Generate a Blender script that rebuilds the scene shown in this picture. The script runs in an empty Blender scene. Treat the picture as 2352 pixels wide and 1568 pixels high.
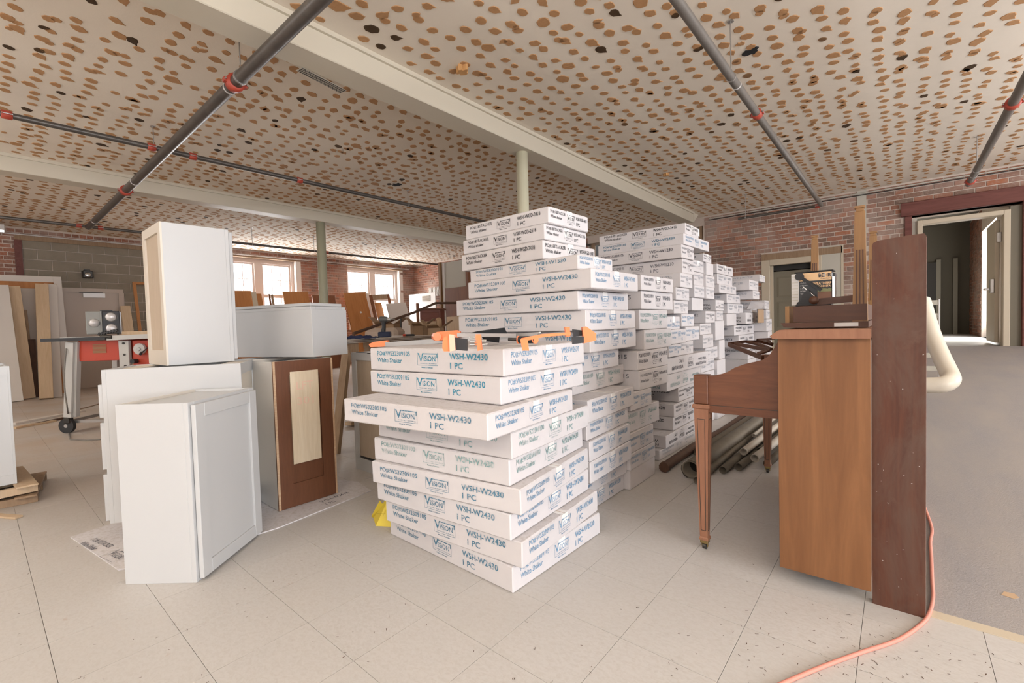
import bpy, bmesh, math, random
import numpy as np
from mathutils import Vector, Matrix, Quaternion
random.seed(7)
SC = bpy.context.scene
COL = SC.collection
PI = math.pi
def R(d): return math.radians(d)

# ------------------------------------------------------------------ camera, world, light, exposure
CAM_F, CAM_YAW, CAM_PITCH, CAM_ROLL, CAM_H = 1048.855, R(40.25985), R(2.00283), R(-1.66523), 1.0431
_f = Vector((-math.sin(CAM_YAW)*math.cos(CAM_PITCH), math.cos(CAM_YAW)*math.cos(CAM_PITCH), -math.sin(CAM_PITCH)))
_r = Vector((math.cos(CAM_YAW), math.sin(CAM_YAW), 0)); _u = _r.cross(_f)
_r2 = math.cos(CAM_ROLL)*_r + math.sin(CAM_ROLL)*_u
_u2 = -math.sin(CAM_ROLL)*_r + math.cos(CAM_ROLL)*_u
CAMP = Vector((0, 0, CAM_H))
cam = bpy.data.objects.new('camera', bpy.data.cameras.new('camera')); COL.objects.link(cam)
cam.data.sensor_width = 36; cam.data.lens = CAM_F/2352*36; cam.data.clip_start = .02; cam.data.clip_end = 200
cam.matrix_world = Matrix(((_r2.x, _u2.x, -_f.x, 0), (_r2.y, _u2.y, -_f.y, 0), (_r2.z, _u2.z, -_f.z, CAM_H), (0, 0, 0, 1)))
SC.camera = cam
def ray(x, y): return _r2*((x-1176)/CAM_F) - _u2*((y-784)/CAM_F) + _f
def at(x, y, z=0.): d = ray(x, y); return CAMP + d*((z-CAM_H)/d.z)
def aX(x, y, X): d = ray(x, y); return CAMP + d*(X/d.x)
def aY(x, y, Y): d = ray(x, y); return CAMP + d*(Y/d.y)
def aD(x, y, D): return CAMP + ray(x, y)*D

SC.view_settings.view_transform = 'Standard'; SC.view_settings.look = 'None'
SC.view_settings.gamma = 1; SC.view_settings.use_curve_mapping = False
SC.view_settings.exposure = 0.06
try:
    SC.cycles.max_bounces = 8; SC.cycles.diffuse_bounces = 5; SC.cycles.glossy_bounces = 3
    SC.cycles.use_denoising = True; SC.cycles.sample_clamp_indirect = 6
except Exception: pass
world = bpy.data.worlds.new('overcast_sky'); SC.world = world; world.use_nodes = True
world.node_tree.nodes['Background'].inputs[0].default_value = (.93, .97, 1, 1)
world.node_tree.nodes['Background'].inputs[1].default_value = 2.2
H = 3.2                      # ceiling
XW, YF, XE, YB = -12.89, 10.02, 6.0, -6.0   # window wall, far wall, east wall, back wall
def area(name, loc, rot, sx, sy, power, col=(1, .98, .95)):
    l = bpy.data.lights.new(name, 'AREA'); l.shape = 'RECTANGLE'; l.size = sx; l.size_y = sy
    l.energy = power; l.color = col
    o = bpy.data.objects.new(name, l); o.location = loc; o.rotation_euler = rot; COL.objects.link(o); return o
# daylight coming in through the window openings (each lamp fills one opening)
area('window_daylight_east', (XE-.05, .2, 1.75), (0, R(90), 0), 2.0, 4.6, 430, (.90, .94, 1))
area('window_daylight_east', (XE-.05, 7.4, 1.75), (0, R(90), 0), 2.0, 2.4, 170, (.90, .94, 1))
for _x in (2.4, -2.6, -7.6): area('window_daylight_back', (_x, YB+.05, 1.75), (R(90), 0, 0), 3.4, 2.0, 7, (.97, .98, 1))
area('window_daylight_left', (XW-.5, 5.0, 2.05), (0, R(-90), 0), 1.9, 1.9, 260, (.97, .98, 1))
area('window_daylight_left', (XW-.5, 8.46, 2.05), (0, R(-90), 0), 1.9, 1.9, 260, (.97, .98, 1))
area('added_fill_up', (3.6, 5.6, 2.2), (PI, 0, 0), 1.6, 1.6, 130, (.95, .97, 1))  # added uplight out of view, brightens the right side of the ceiling
# added unseen fill behind the camera: downward for the floor, upward for the ceiling
for _x, _y in ((2.0, -2.4), (-1.2, -3.6), (-7.0, -3.2)): area('added_fill_down', (_x, _y, 3.1), (0, 0, 0), 1.3, .35, 10, (.97, .98, 1)); area('added_fill_up', (_x, _y-.3, 2.2), (PI, 0, 0), 1.6, 1.6, 200, (.95, .97, 1))

# ------------------------------------------------------------------ materials
MATS = {}
def mat(name, col=(.5,.5,.5), rough=.6, metal=0., spec=.5, emis=None, estr=1.):
    m = bpy.data.materials.new(name); m.use_nodes = True
    b = m.node_tree.nodes['Principled BSDF']
    b.inputs['Base Color'].default_value = (*col, 1); b.inputs['Roughness'].default_value = rough
    b.inputs['Metallic'].default_value = metal; b.inputs['Specular IOR Level'].default_value = spec
    if emis: b.inputs['Emission Color'].default_value = (*emis, 1); b.inputs['Emission Strength'].default_value = estr
    return m
class NT:
    def __init__(s, m): s.m = m; s.t = m.node_tree; s.b = s.t.nodes['Principled BSDF']
    def n(s, ty, **k):
        x = s.t.nodes.new(ty)
        for a, v in k.items():
            if a.startswith('i_'):
                key = a[2:]; x.inputs[int(key) if key.isdigit() else key.replace('_', ' ')].default_value = v
            else: setattr(x, a, v)
        return x
    def l(s, a, b): s.t.links.new(a, b)
    def coord(s, kind='Object', scale=(1,1,1), rot=(0,0,0)):
        c = s.n('ShaderNodeTexCoord'); mp = s.n('ShaderNodeMapping'); mp.inputs['Scale'].default_value = scale
        mp.inputs['Rotation'].default_value = rot; s.l(c.outputs[kind], mp.inputs[0]); return mp.outputs[0]
    def pos(s, scale=(1,1,1)):
        c = s.n('ShaderNodeNewGeometry'); mp = s.n('ShaderNodeMapping'); mp.inputs['Scale'].default_value = scale
        s.l(c.outputs['Position'], mp.inputs[0]); return mp.outputs[0]
    def noise(s, vec, scale, detail=3, rough=.5, dist=0):
        x = s.n('ShaderNodeTexNoise'); x.inputs['Scale'].default_value = scale; x.inputs['Detail'].default_value = detail
        x.inputs['Roughness'].default_value = rough; x.inputs['Distortion'].default_value = dist
        s.l(vec, x.inputs['Vector']); return x.outputs['Fac']
    def ramp(s, fac, stops):
        x = s.n('ShaderNodeValToRGB'); e = x.color_ramp.elements
        while len(e) < len(stops): e.new(.5)
        for i, (p, c) in enumerate(stops): e[i].position = p; e[i].color = (*c, 1) if len(c) == 3 else c
        s.l(fac, x.inputs[0]); return x.outputs[0]
    def mix(s, fac, a, b, mode='MIX'):
        x = s.n('ShaderNodeMix'); x.data_type = 'RGBA'; x.blend_type = mode
        for sock, v in ((x.inputs[0], fac), (x.inputs[6], a), (x.inputs[7], b)):
            if hasattr(v, 'links'): s.l(v, sock)
            elif isinstance(v, (int, float)): sock.default_value = v
            else: sock.default_value = (*v, 1)
        return x.outputs[2]
    def math(s, op, a, b=0.):
        x = s.n('ShaderNodeMath'); x.operation = op
        for sock, v in ((x.inputs[0], a), (x.inputs[1], b)):
            if hasattr(v, 'links'): s.l(v, sock)
            else: sock.default_value = v
        return x.outputs[0]
    def rnd(s):
        o = s.n('ShaderNodeObjectInfo'); g = s.n('ShaderNodeNewGeometry')
        return s.math('FRACT', s.math('ADD', o.outputs['Random'], g.outputs['Random Per Island']))
    def bump(s, fac, strength=.2, dist=.01):
        x = s.n('ShaderNodeBump'); x.inputs['Strength'].default_value = strength; x.inputs['Distance'].default_value = dist
        s.l(fac, x.inputs['Height']); s.l(x.outputs[0], s.b.inputs['Normal'])
    def base(s, c): s.l(c, s.b.inputs['Base Color'])
    def rough(s, c): s.l(c, s.b.inputs['Roughness'])

def wood(name, c1, c2, sc=(1,1,1), grain=9., rough=.5, spec=.4, bump=.05, worn=None, coord='Object'):
    """grain runs along the axis whose scale is smallest"""
    m = mat(name, c1, rough, spec=spec); t = NT(m); v = t.coord(coord, sc)
    a = t.noise(v, grain, 5, .6, 1.2); b = t.noise(v, grain*6, 3, .6)
    c = t.mix(t.ramp(a, [(.3, (0,0,0)), (.7, (1,1,1))]), c1, c2)
    c = t.mix(t.math('MULTIPLY', b, .35), c, tuple(x*.55 for x in c1))
    if worn:
        wv = t.noise(t.coord(coord, (1,1,1)), 9, 5, .7)
        c = t.mix(t.ramp(wv, [(.58, (0,0,0)), (.72, (.4,.4,.4))]), c, worn)
    t.base(c); t.bump(b, bump, .003); return m

def m_card(name, c, dirt=(.42,.37,.33)):
    m = mat(name, c, .62, spec=.25); t = NT(m); v = t.coord('Object')
    n1 = t.noise(v, 2.2, 3); n2 = t.noise(t.coord('Object', (14, 14, 60)), 4, 4, .65)
    r = t.rnd(); 
    c1 = t.mix(t.ramp(n1, [(.35, (0,0,0)), (.7, (1,1,1))]), c, tuple(x*.93 for x in c))
    c1 = t.mix(t.math('MULTIPLY', r, .5), c1, (c[0]*.93, c[1]*.90, c[2]*.87))
    c1 = t.mix(t.ramp(n2, [(.66, (0,0,0)), (.78, (.28,.28,.28))]), c1, dirt)
    gc = t.coord('Generated'); sp = t.n('ShaderNodeSeparateXYZ'); t.l(gc, sp.inputs[0])
    ed = t.ramp(t.math('ABSOLUTE', t.math('SUBTRACT', sp.outputs[2], .5)), [(.40, (0,0,0)), (.5, (1,1,1))])
    n5 = t.noise(t.coord('Object', (9, 9, 30)), 5, 5, .75)
    c1 = t.mix(t.math('MULTIPLY', ed, t.ramp(n5, [(.47, (0,0,0)), (.72, (.75,.75,.75))])), c1, dirt)
    n6 = t.noise(t.coord('Object', (3, 3, 5)), 1.6, 4, .6); c1 = t.mix(t.ramp(n6, [(.5, (0,0,0)), (.8, (.35,.35,.35))]), c1, tuple(k*.80 for k in c))
    t.base(c1); w = t.n('ShaderNodeTexWave'); w.wave_type = 'BANDS'; w.bands_direction = 'X'; w.inputs['Scale'].default_value = 90
    t.l(v, w.inputs[0]); t.bump(t.mix(.5, w.outputs[0], n1), .10, .002); return m
M = {}
M['card'] = m_card('white_cardboard', (.635, .61, .62))
M['card_in'] = m_card('brown_cardboard', (.42, .28, .17), (.3,.2,.12))
M['tape'] = mat('clear_tape', (.80, .78, .76), .25)
def ink(name, c, wear=.5):
    m = mat(name, c, .6, spec=.2); t = NT(m)
    n = t.noise(t.pos(), 60, 3, .7); t.base(t.mix(t.ramp(n, [(wear, (0,0,0)), (wear+.2, (.75,.75,.75))]), c, (.66,.66,.66))); return m
M['blue'] = ink('blue_ink', (.085, .20, .29)); M['blue2'] = ink('bright_blue_ink', (.05, .25, .36), .52); M['blue_side'] = ink('pale_blue_ink', (.17, .31, .46))
M['teal'] = ink('faded_teal_ink', (.20, .33, .33), .45); M['dark'] = ink('grey_ink', (.10, .10, .12), .5)
M['black'] = ink('black_ink', (.045, .045, .05), .5); M['faint'] = ink('faded_grey_ink', (.28, .30, .34), .45)
M['red_ink'] = mat('faded_red_marker', (.66, .44, .34), .6)
M['white'] = mat('white_cabinet_paint', (.51, .51, .51), .32, spec=.4)
M['white_in'] = mat('beige_cabinet_interior', (.66, .60, .52), .5)
M['cab_side'] = mat('grey_white_laminate', (.60, .58, .55), .5)
M['edge'] = wood('plywood_edge', (.45,.28,.16), (.58,.42,.28), (1,1,30), 6)
M['hardboard'] = wood('brown_hardboard', (.115, .042, .018), (.155, .06, .026), (12, 12, 1.2), 3, .45)
M['plywood'] = wood('pale_plywood', (.60, .48, .33), (.70, .60, .45), (14, 14, .8), 2.5, .6)
M['beige'] = wood('beige_plywood', (.50, .40, .30), (.56, .46, .35), (12, 12, 1), 2.5, .6)
M['piano'] = wood('walnut_veneer', (.175, .072, .027), (.27, .12, .048), (6, 6, .55), 2.2, .42, worn=None)
M['piano_dk'] = wood('dark_walnut', (.125, .042, .02), (.19, .07, .032), (1.2, 5, 9), 2.5, .4)
M['piano_arm'] = wood('red_walnut', (.125, .045, .022), (.20, .078, .036), (1.2, 5, 9), 2.5, .38)
M['piano_leg'] = wood('pink_walnut', (.26, .115, .065), (.34, .16, .09), (8, 8, .7), 3, .45)
M['bench'] = wood('oak_stain', (.22, .105, .036), (.31, .165, .06), (10, 10, .8), 3, .4)
M['bench_dk'] = wood('dark_bench_wood', (.075, .03, .017), (.11, .045, .024), (1, 8, 8), 3, .45)
M['plank'] = wood('dark_red_stain', (.075, .024, .013), (.125, .042, .02), (16, 16, .8), 2.6, .6, worn=(.17,.105,.075))
_m = M['plank']; _t = NT(_m); _lk = _t.b.inputs['Base Color'].links[0].from_socket
_n = _t.noise(_t.coord('Object', (1.6, 1.6, .7)), 3.2, 5, .7, .6); _c = _t.mix(_t.ramp(_n, [(.40, (0,0,0)), (.62, (.85,.85,.85))]), _lk, (.105,.062,.045))
_n2 = _t.noise(_t.coord('Object', (1, 1, .35)), 6, 5, .75, 1.5); _c = _t.mix(_t.ramp(_n2, [(.60, (0,0,0)), (.70, (.7,.7,.7))]), _c, (.045,.014,.009)); _t.base(_c)
M['plank_edge'] = wood('dusty_board_edge', (.20, .13, .115), (.34, .25, .22), (6,6,3), 6, .7)
M['doorwood'] = wood('orange_brown_door', (.40, .155, .045), (.52, .23, .075), (5, 5, .5), 2, .45)
M['doorwood2'] = wood('brown_door', (.17, .06, .025), (.24, .09, .035), (5, 5, .5), 2, .45)
M['pine'] = wood('pine_lumber', (.56, .40, .25), (.66, .50, .34), (8, 8, .6), 3, .6)
M['oldwood'] = wood('old_lumber', (.27, .17, .10), (.38, .26, .16), (8, 8, .7), 3, .7)
M['darkwood'] = wood('dark_lumber', (.07, .035, .02), (.12, .06, .035), (8,8,.7), 3, .7)
M['whitewood'] = mat('painted_white_board', (.66, .61, .56), .5)
M['ply_top'] = wood('worn_plywood_top', (.42, .36, .30), (.52, .46, .40), (2,2,2), 3, .6)
M['steel'] = mat('steel', (.45, .43, .41), .35, .85); M['dk_steel'] = mat('dark_steel', (.06, .055, .05), .42, .6)
M['chrome'] = mat('chrome', (.75,.75,.75), .15, 1)
def pipe_mat(name, c1, c2, rough=.4, metal=.5):
    m = mat(name, c1, rough, metal); t = NT(m); t.base(t.mix(t.noise(t.pos((1,1,1)), 7, 4, .7), c1, c2)); return m
M['pipe'] = pipe_mat('black_iron_pipe', (.055, .047, .04), (.17, .15, .135)); M['pipe_grey'] = pipe_mat('grey_pipe', (.13,.115,.10), (.22,.20,.18), .5, .3)
M['pipe_floor'] = pipe_mat('dusty_steel_pipe', (.10,.085,.065), (.20,.17,.13), .6, .3)
M['pvc'] = pipe_mat('dusty_white_pvc', (.50,.45,.38), (.38,.33,.27), .5, 0)
M['pvc_white'] = pipe_mat('cream_pvc', (.74,.68,.58), (.66,.58,.46), .4, 0)
M['pipe_in'] = mat('pipe_inside', (.01,.008,.006), .9)
M['redcoup'] = mat('red_coupling_paint', (.40, .055, .03), .45)
M['orange'] = mat('orange_plastic', (.90, .235, .085), .4); M['black_pl'] = mat('black_plastic', (.018,.018,.02), .45)
M['cloth'] = mat('black_cloth', (.012,.012,.013), .9); M['navy'] = mat('navy_cloth', (.012,.02,.07), .85)
M['sawred'] = mat('red_saw_paint', (.45, .05, .022), .45); M['sawgrey'] = mat('grey_saw_paint', (.50,.49,.47), .45)
M['beam'] = mat('cream_beam_paint', (.60, .545, .44), .5)
M['colgreen'] = mat('greenish_column_paint', (.40, .385, .27), .5); M['colcream'] = mat('cream_column_paint', (.66, .63, .47), .5)
M['frame'] = mat('pinkish_white_window_paint', (.62, .53, .48), .5); M['doormetal'] = mat('beige_metal_door', (.48,.40,.335), .5)
M['cream'] = mat('cream_door_frame', (.52,.44,.33), .5); M['olive'] = mat('olive_grey_door_paint', (.20,.175,.125), .5)
M['redbeam'] = wood('dark_red_lintel', (.12,.035,.025), (.19,.065,.05), (.6,6,6), 3, .6)
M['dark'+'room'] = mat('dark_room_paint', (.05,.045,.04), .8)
M['greyboard'] = mat('pale_patch_plaster', (.50,.47,.40), .8)
M['glass'] = mat('bright_window_glass', (.9,.95,1), .3); 
_g = M['glass'].node_tree; _tr = _g.nodes.new('ShaderNodeBsdfTransparent'); _gl = _g.nodes.new('ShaderNodeBsdfGlossy'); _gl.inputs['Roughness'].default_value = .05
_mx = _g.nodes.new('ShaderNodeMixShader'); _mx.inputs[0].default_value = .07; _g.links.new(_tr.outputs[0], _mx.inputs[1]); _g.links.new(_gl.outputs[0], _mx.inputs[2]); _g.links.new(_mx.outputs[0], _g.nodes['Material Output'].inputs['Surface'])
M['yellow'] = mat('yellow_plastic', (.72,.56,.05), .45)
M['cord'] = mat('faded_orange_rubber', (.62,.25,.19), .55); M['greycord'] = mat('grey_rubber', (.20,.18,.16), .6)
M['canlabel'] = mat('black_can_label', (.02,.02,.022), .35); M['tan'] = mat('tan_label', (.66,.42,.22), .4); M['paper'] = mat('white_label', (.62,.60,.58), .5)
M['brass'] = mat('tarnished_brass', (.28,.20,.08), .4, .8)
M['leather'] = mat('black_leather', (.010,.010,.012), .5)
M['upholst'] = mat('striped_beige_upholstery', (.45,.36,.29), .8)
# brick
def m_brick(name, cs, washed):
    m = mat(name, cs[0], .85, spec=.2); t = NT(m); r = t.rnd()
    c = t.ramp(r, [(i/(len(cs)-1), k) for i, k in enumerate(cs)])
    n = t.noise(t.pos(), 1.1, 4, .6); n2 = t.noise(t.pos(), 28, 4, .7)
    c = t.mix(t.ramp(n, [(.45, (0,0,0)), (.70, (washed,)*3)]), c, (.50,.40,.34))
    c = t.mix(t.ramp(n2, [(.5, (0,0,0)), (.72, (.5,.5,.5))]), c, (.42,.34,.29))
    t.base(c); t.bump(n2, .5, .006); return m
M['brick'] = m_brick('red_brick', [(.28,.11,.065), (.17,.095,.07), (.35,.13,.075), (.24,.125,.09), (.38,.15,.085)], .55)
M['brick_far'] = m_brick('dusty_brick', [(.26,.13,.09), (.19,.13,.10), (.34,.15,.095), (.25,.155,.12), (.40,.15,.075)], .62)
m = mat('mortar', (.50,.42,.36), .9, spec=.1); t = NT(m); n = t.noise(t.pos(), 6, 5, .7); t.base(t.mix(n, (.66,.56,.49), (.48,.40,.335))); t.bump(n, .4, .01); M['mortar'] = m
m = mat('cinder_block', (.24,.20,.155), .9, spec=.1); t = NT(m); n = t.noise(t.pos(), 5, 5, .7); t.base(t.mix(t.mix(n, (.20,.165,.125), (.31,.265,.21)), (.27,.21,.16), (.2,.2,.2), 'MIX') if 0 else t.mix(n, (.19,.16,.12), (.32,.275,.215))); t.bump(n, .4, .01); M['block'] = m
# ceiling plaster and adhesive dabs
m = mat('ceiling_plaster', (.60,.50,.40), .85, spec=.15); t = NT(m); n = t.noise(t.pos(), 2.5, 5, .65); n3 = t.noise(t.pos(), 60, 3, .6)
t.base(t.mix(n, (.82,.74,.635), (.74,.66,.555))); t.bump(n3, .15, .004); M['plaster'] = m
m = mat('brown_adhesive', (.36,.18,.075), .8, spec=.2); t = NT(m); n = t.noise(t.pos(), 45, 4, .7)
c = t.mix(n, (.39,.20,.09), (.53,.31,.155)); c = t.mix(t.ramp(t.rnd(), [(.955, (0,0,0)), (.965, (.9,.9,.9))]), c, (.03,.02,.012)); t.base(c); t.bump(n, .6, .004); M['dab'] = m
# floor
m = mat('vinyl_tile', (.62,.55,.48), .38, spec=.4); t = NT(m); n = t.noise(t.pos((1,1.6,1)), 55, 4, .65, .8); n2 = t.noise(t.pos(), 1.4, 4, .6); n4 = t.noise(t.pos(), 9, 5, .7)
c = t.mix(t.ramp(n, [(.42, (0,0,0)), (.75, (1,1,1))]), (.525,.50,.475), (.455,.42,.385)); c = t.mix(t.math('MULTIPLY', t.rnd(), .35), c, (.48,.455,.425))
# sawdust and dirt towards the window side of the room
g = t.n('ShaderNodeNewGeometry'); sx = t.n('ShaderNodeSeparateXYZ'); t.l(g.outputs['Position'], sx.inputs[0])
far = t.n('ShaderNodeMapRange'); far.inputs[1].default_value = -2.5; far.inputs[2].default_value = -6.5; far.inputs[3].default_value = 0; far.inputs[4].default_value = .6; t.l(sx.outputs[0], far.inputs[0])
dm = t.math('MULTIPLY', t.ramp(n2, [(.38, (.25,.25,.25)), (.62, (1,1,1))]), far.outputs[0])
c = t.mix(dm, c, (.50,.38,.28)); c = t.mix(t.ramp(n4, [(.67, (0,0,0)), (.74, (.35,.35,.35))]), c, (.34,.19,.11)); t.base(c)
t.rough(t.ramp(n2, [(.3, (.34,)*3), (.8, (.55,)*3)])); M['tile'] = m
M['subfloor'] = mat('tile_joint', (.30,.255,.215), .9)
m = mat('grey_carpet', (.30,.275,.27), .95, spec=.1); t = NT(m); n = t.noise(t.pos(), 160, 3, .7); n2 = t.noise(t.pos((1,.3,1)), 4, 5, .65)
t.base(t.mix(t.ramp(n2, [(.3,(0,0,0)),(.7,(1,1,1))]), t.mix(n, (.20,.19,.195), (.42,.39,.385)), (.36,.325,.30))); t.bump(n, .6, .004); M['carpet'] = m
m = mat('sawdust', (.50,.34,.21), .95); M['sawdust'] = m

# ------------------------------------------------------------------ geometry helpers
class MB:
    def __init__(s): s.v = []; s.f = []; s.sm = []
    def add(s, vs, fs, sm=False):
        o = len(s.v); s.v += [tuple(v) for v in vs]; s.f += [tuple(i+o for i in f) for f in fs]; s.sm += [sm]*len(fs); return s
    def box(s, x0, x1, y0, y1, z0, z1):
        return s.add([(x0,y0,z0),(x1,y0,z0),(x1,y1,z0),(x0,y1,z0),(x0,y0,z1),(x1,y0,z1),(x1,y1,z1),(x0,y1,z1)],
            [(3,2,1,0),(4,5,6,7),(0,1,5,4),(1,2,6,5),(2,3,7,6),(3,0,4,7)])
    def bbox(s, x0, x1, y0, y1, z0, z1, b=.004, jit=0., seg=1):
        bm = bmesh.new(); bmesh.ops.create_cube(bm, size=1)
        for v in bm.verts:
            v.co = Vector((x0+(v.co.x+.5)*(x1-x0), y0+(v.co.y+.5)*(y1-y0), z0+(v.co.z+.5)*(z1-z0)))
            if jit: v.co += Vector([random.uniform(-jit, jit) for _ in range(3)])
        bmesh.ops.bevel(bm, geom=bm.edges[:], offset=b, segments=seg, affect='EDGES')
        bm.verts.index_update()
        s.add([v.co[:] for v in bm.verts], [[v.index for v in f.verts] for f in bm.faces]); bm.free(); return s
    def bar(s, p, q, w, t, up=(0,0,1)):
        """board from p to q; w across (perp to up), t along up"""
        p, q = Vector(p), Vector(q); d = (q-p).normalized(); up = Vector(up)
        sd = d.cross(up)
        if sd.length < 1e-4: sd = d.cross(Vector((1,0,0)))
        sd.normalize(); u2 = sd.cross(d).normalized(); a, b = sd*w/2, u2*t/2
        vs = [p-a-b, p+a-b, p+a+b, p-a+b, q-a-b, q+a-b, q+a+b, q-a+b]
        return s.add(vs, [(0,1,2,3),(7,6,5,4),(4,5,1,0),(5,6,2,1),(6,7,3,2),(7,4,0,3)])
    def tube(s, pts, r, n=12, cap=True, r2=None):
        pts = [Vector(p) for p in pts]; rings = []; k = len(pts)
        rad = r if isinstance(r, (list, tuple)) else [r]*k
        t0 = (pts[1]-pts[0]).normalized(); nrm = t0.orthogonal().normalized()
        for i, p in enumerate(pts):
            t = ((pts[min(i+1, k-1)]-pts[max(i-1, 0)])).normalized()
            nrm = (nrm - t*nrm.dot(t)).normalized(); bn = t.cross(nrm)
            rings.append([p + (nrm*math.cos(2*PI*j/n)+bn*math.sin(2*PI*j/n))*rad[i] for j in range(n)])
        vs = [v for rg in rings for v in rg]
        fs = [(i*n+j, i*n+(j+1)%n, (i+1)*n+(j+1)%n, (i+1)*n+j) for i in range(k-1) for j in range(n)]
        s.add(vs, fs, True)
        if cap: s.add(rings[0], [tuple(range(n))[::-1]]); s.add(rings[-1], [tuple(range(n))])
        return s
    def pipe(s, p, q, ro, ri, n=20, depth=None):
        """open-ended pipe with wall thickness"""
        p, q = Vector(p), Vector(q); d = (q-p).normalized(); a = d.orthogonal().normalized(); b = d.cross(a)
        ring = lambda c, r: [c+(a*math.cos(2*PI*j/n)+b*math.sin(2*PI*j/n))*r for j in range(n)]
        vs = ring(p, ro)+ring(q, ro)+ring(q, ri)+ring(p, ri); fs = []
        for k in range(4):
            for j in range(n): fs.append((k*n+j, k*n+(j+1)%n, ((k+1)%4)*n+(j+1)%n, ((k+1)%4)*n+j))
        return s.add(vs, fs, True)
    def lathe(s, prof, n=20, c=(0,0,0), axis='z'):
        vs = []
        for r_, z in prof:
            for j in range(n):
                x, y = r_*math.cos(2*PI*j/n), r_*math.sin(2*PI*j/n)
                v = (x, y, z) if axis == 'z' else ((z, x, y) if axis == 'x' else (y, z, x))
                vs.append((v[0]+c[0], v[1]+c[1], v[2]+c[2]))
        k = len(prof)
        return s.add(vs, [(i*n+j, i*n+(j+1)%n, (i+1)*n+(j+1)%n, (i+1)*n+j) for i in range(k-1) for j in range(n)]+[tuple(range(n))[::-1], tuple(range((k-1)*n, k*n))], True)
    def prism(s, poly, a0, a1, plane='xz'):
        """polygon extruded along the third axis"""
        def m3(p, a): return {'xz': (p[0], a, p[1]), 'xy': (p[0], p[1], a), 'yz': (a, p[0], p[1])}[plane]
        n = len(poly); vs = [m3(p, a0) for p in poly]+[m3(p, a1) for p in poly]
        return s.add(vs, [tuple(range(n))[::-1], tuple(range(n, 2*n))]+[(i, (i+1)%n, n+(i+1)%n, n+i) for i in range(n)])
    def sphere(s, c, r, n=12, sx=1, sy=1, sz=1):
        prof = [(max(r*math.sin(PI*i/8), 1e-4), -r*math.cos(PI*i/8)) for i in range(9)]; o = len(s.v)
        s.lathe(prof, n, (0,0,0))
        for i in range(o, len(s.v)): v = s.v[i]; s.v[i] = (v[0]*sx+c[0], v[1]*sy+c[1], v[2]*sz+c[2])
        return s
    def xf(s, Mx):
        s.v = [tuple(Mx @ Vector(v)) for v in s.v]; return s
    def mesh(s, name):
        me = bpy.data.meshes.new(name); me.from_pydata(s.v, [], s.f)
        bm = bmesh.new(); bm.from_mesh(me); bmesh.ops.recalc_face_normals(bm, faces=bm.faces[:]); bm.to_mesh(me); bm.free()
        if any(s.sm): me.polygons.foreach_set('use_smooth', s.sm)
        me.update(); return me
def obj(name, mb, m, parent=None, **k):
    me = mb if isinstance(mb, bpy.types.Mesh) else mb.mesh(name)
    if m is not None and not me.materials: me.materials.append(M[m] if isinstance(m, str) else m)
    o = bpy.data.objects.new(name, me); COL.objects.link(o)
    if parent: o.parent = parent
    for a, b in k.items(): o[a] = b
    return o
def tag(o, label, cat, group=None):
    o['label'] = label; o['category'] = cat
    if group: o['group'] = group
    return o
def thing(name, label, cat, loc=(0,0,0), rz=0., group=None, Mx=None):
    o = bpy.data.objects.new(name, None); COL.objects.link(o); o.empty_display_size = .1
    if Mx is not None: o.matrix_world = Mx
    else: o.location = loc; o.rotation_euler = (0, 0, rz)
    return tag(o, label, cat, group)
def struct(name, mb, m, parent=None):
    o = obj(name, mb, m, parent)
    if not parent: o['kind'] = 'structure'
    return o
def in_view(p, mg=60):
    d = Vector(p)-CAMP; z = d.dot(_f)
    if z < .05: return None
    x = 1176+CAM_F*d.dot(_r2)/z; y = 784-CAM_F*d.dot(_u2)/z
    return z if (-mg < x < 2352+mg and -mg < y < 1568+mg) else None

# ================================================================== SETTING
T = .3048; TOX, TOY = -1.31228, 1.03561
WT = .35   # wall thickness
def slab_wall(name, fixed, a0, a1, z0, z1, holes, axis, m='mortar', th=WT, sgn=1):
    """wall made of boxes around rectangular holes (a_lo, a_hi, z_lo, z_hi); axis 'x' = runs along x at y=fixed"""
    mb = MB(); cuts = sorted({a0, a1, *[h[0] for h in holes], *[h[1] for h in holes]})
    for c0, c1 in zip(cuts[:-1], cuts[1:]):
        mid = (c0+c1)/2; zz = z0
        for h in sorted([h for h in holes if h[0] < mid < h[1]], key=lambda h: h[2])+[(0,0,z1,z1)]:
            if h[2] > zz+1e-4:
                lo, hi = sorted((fixed, fixed+sgn*th))
                mb.box(c0, c1, lo, hi, zz, h[2]) if axis == 'x' else mb.box(lo, hi, c0, c1, zz, h[2])
            zz = h[3]
    return struct(name, mb, m)
BR_MESH = {}
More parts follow.
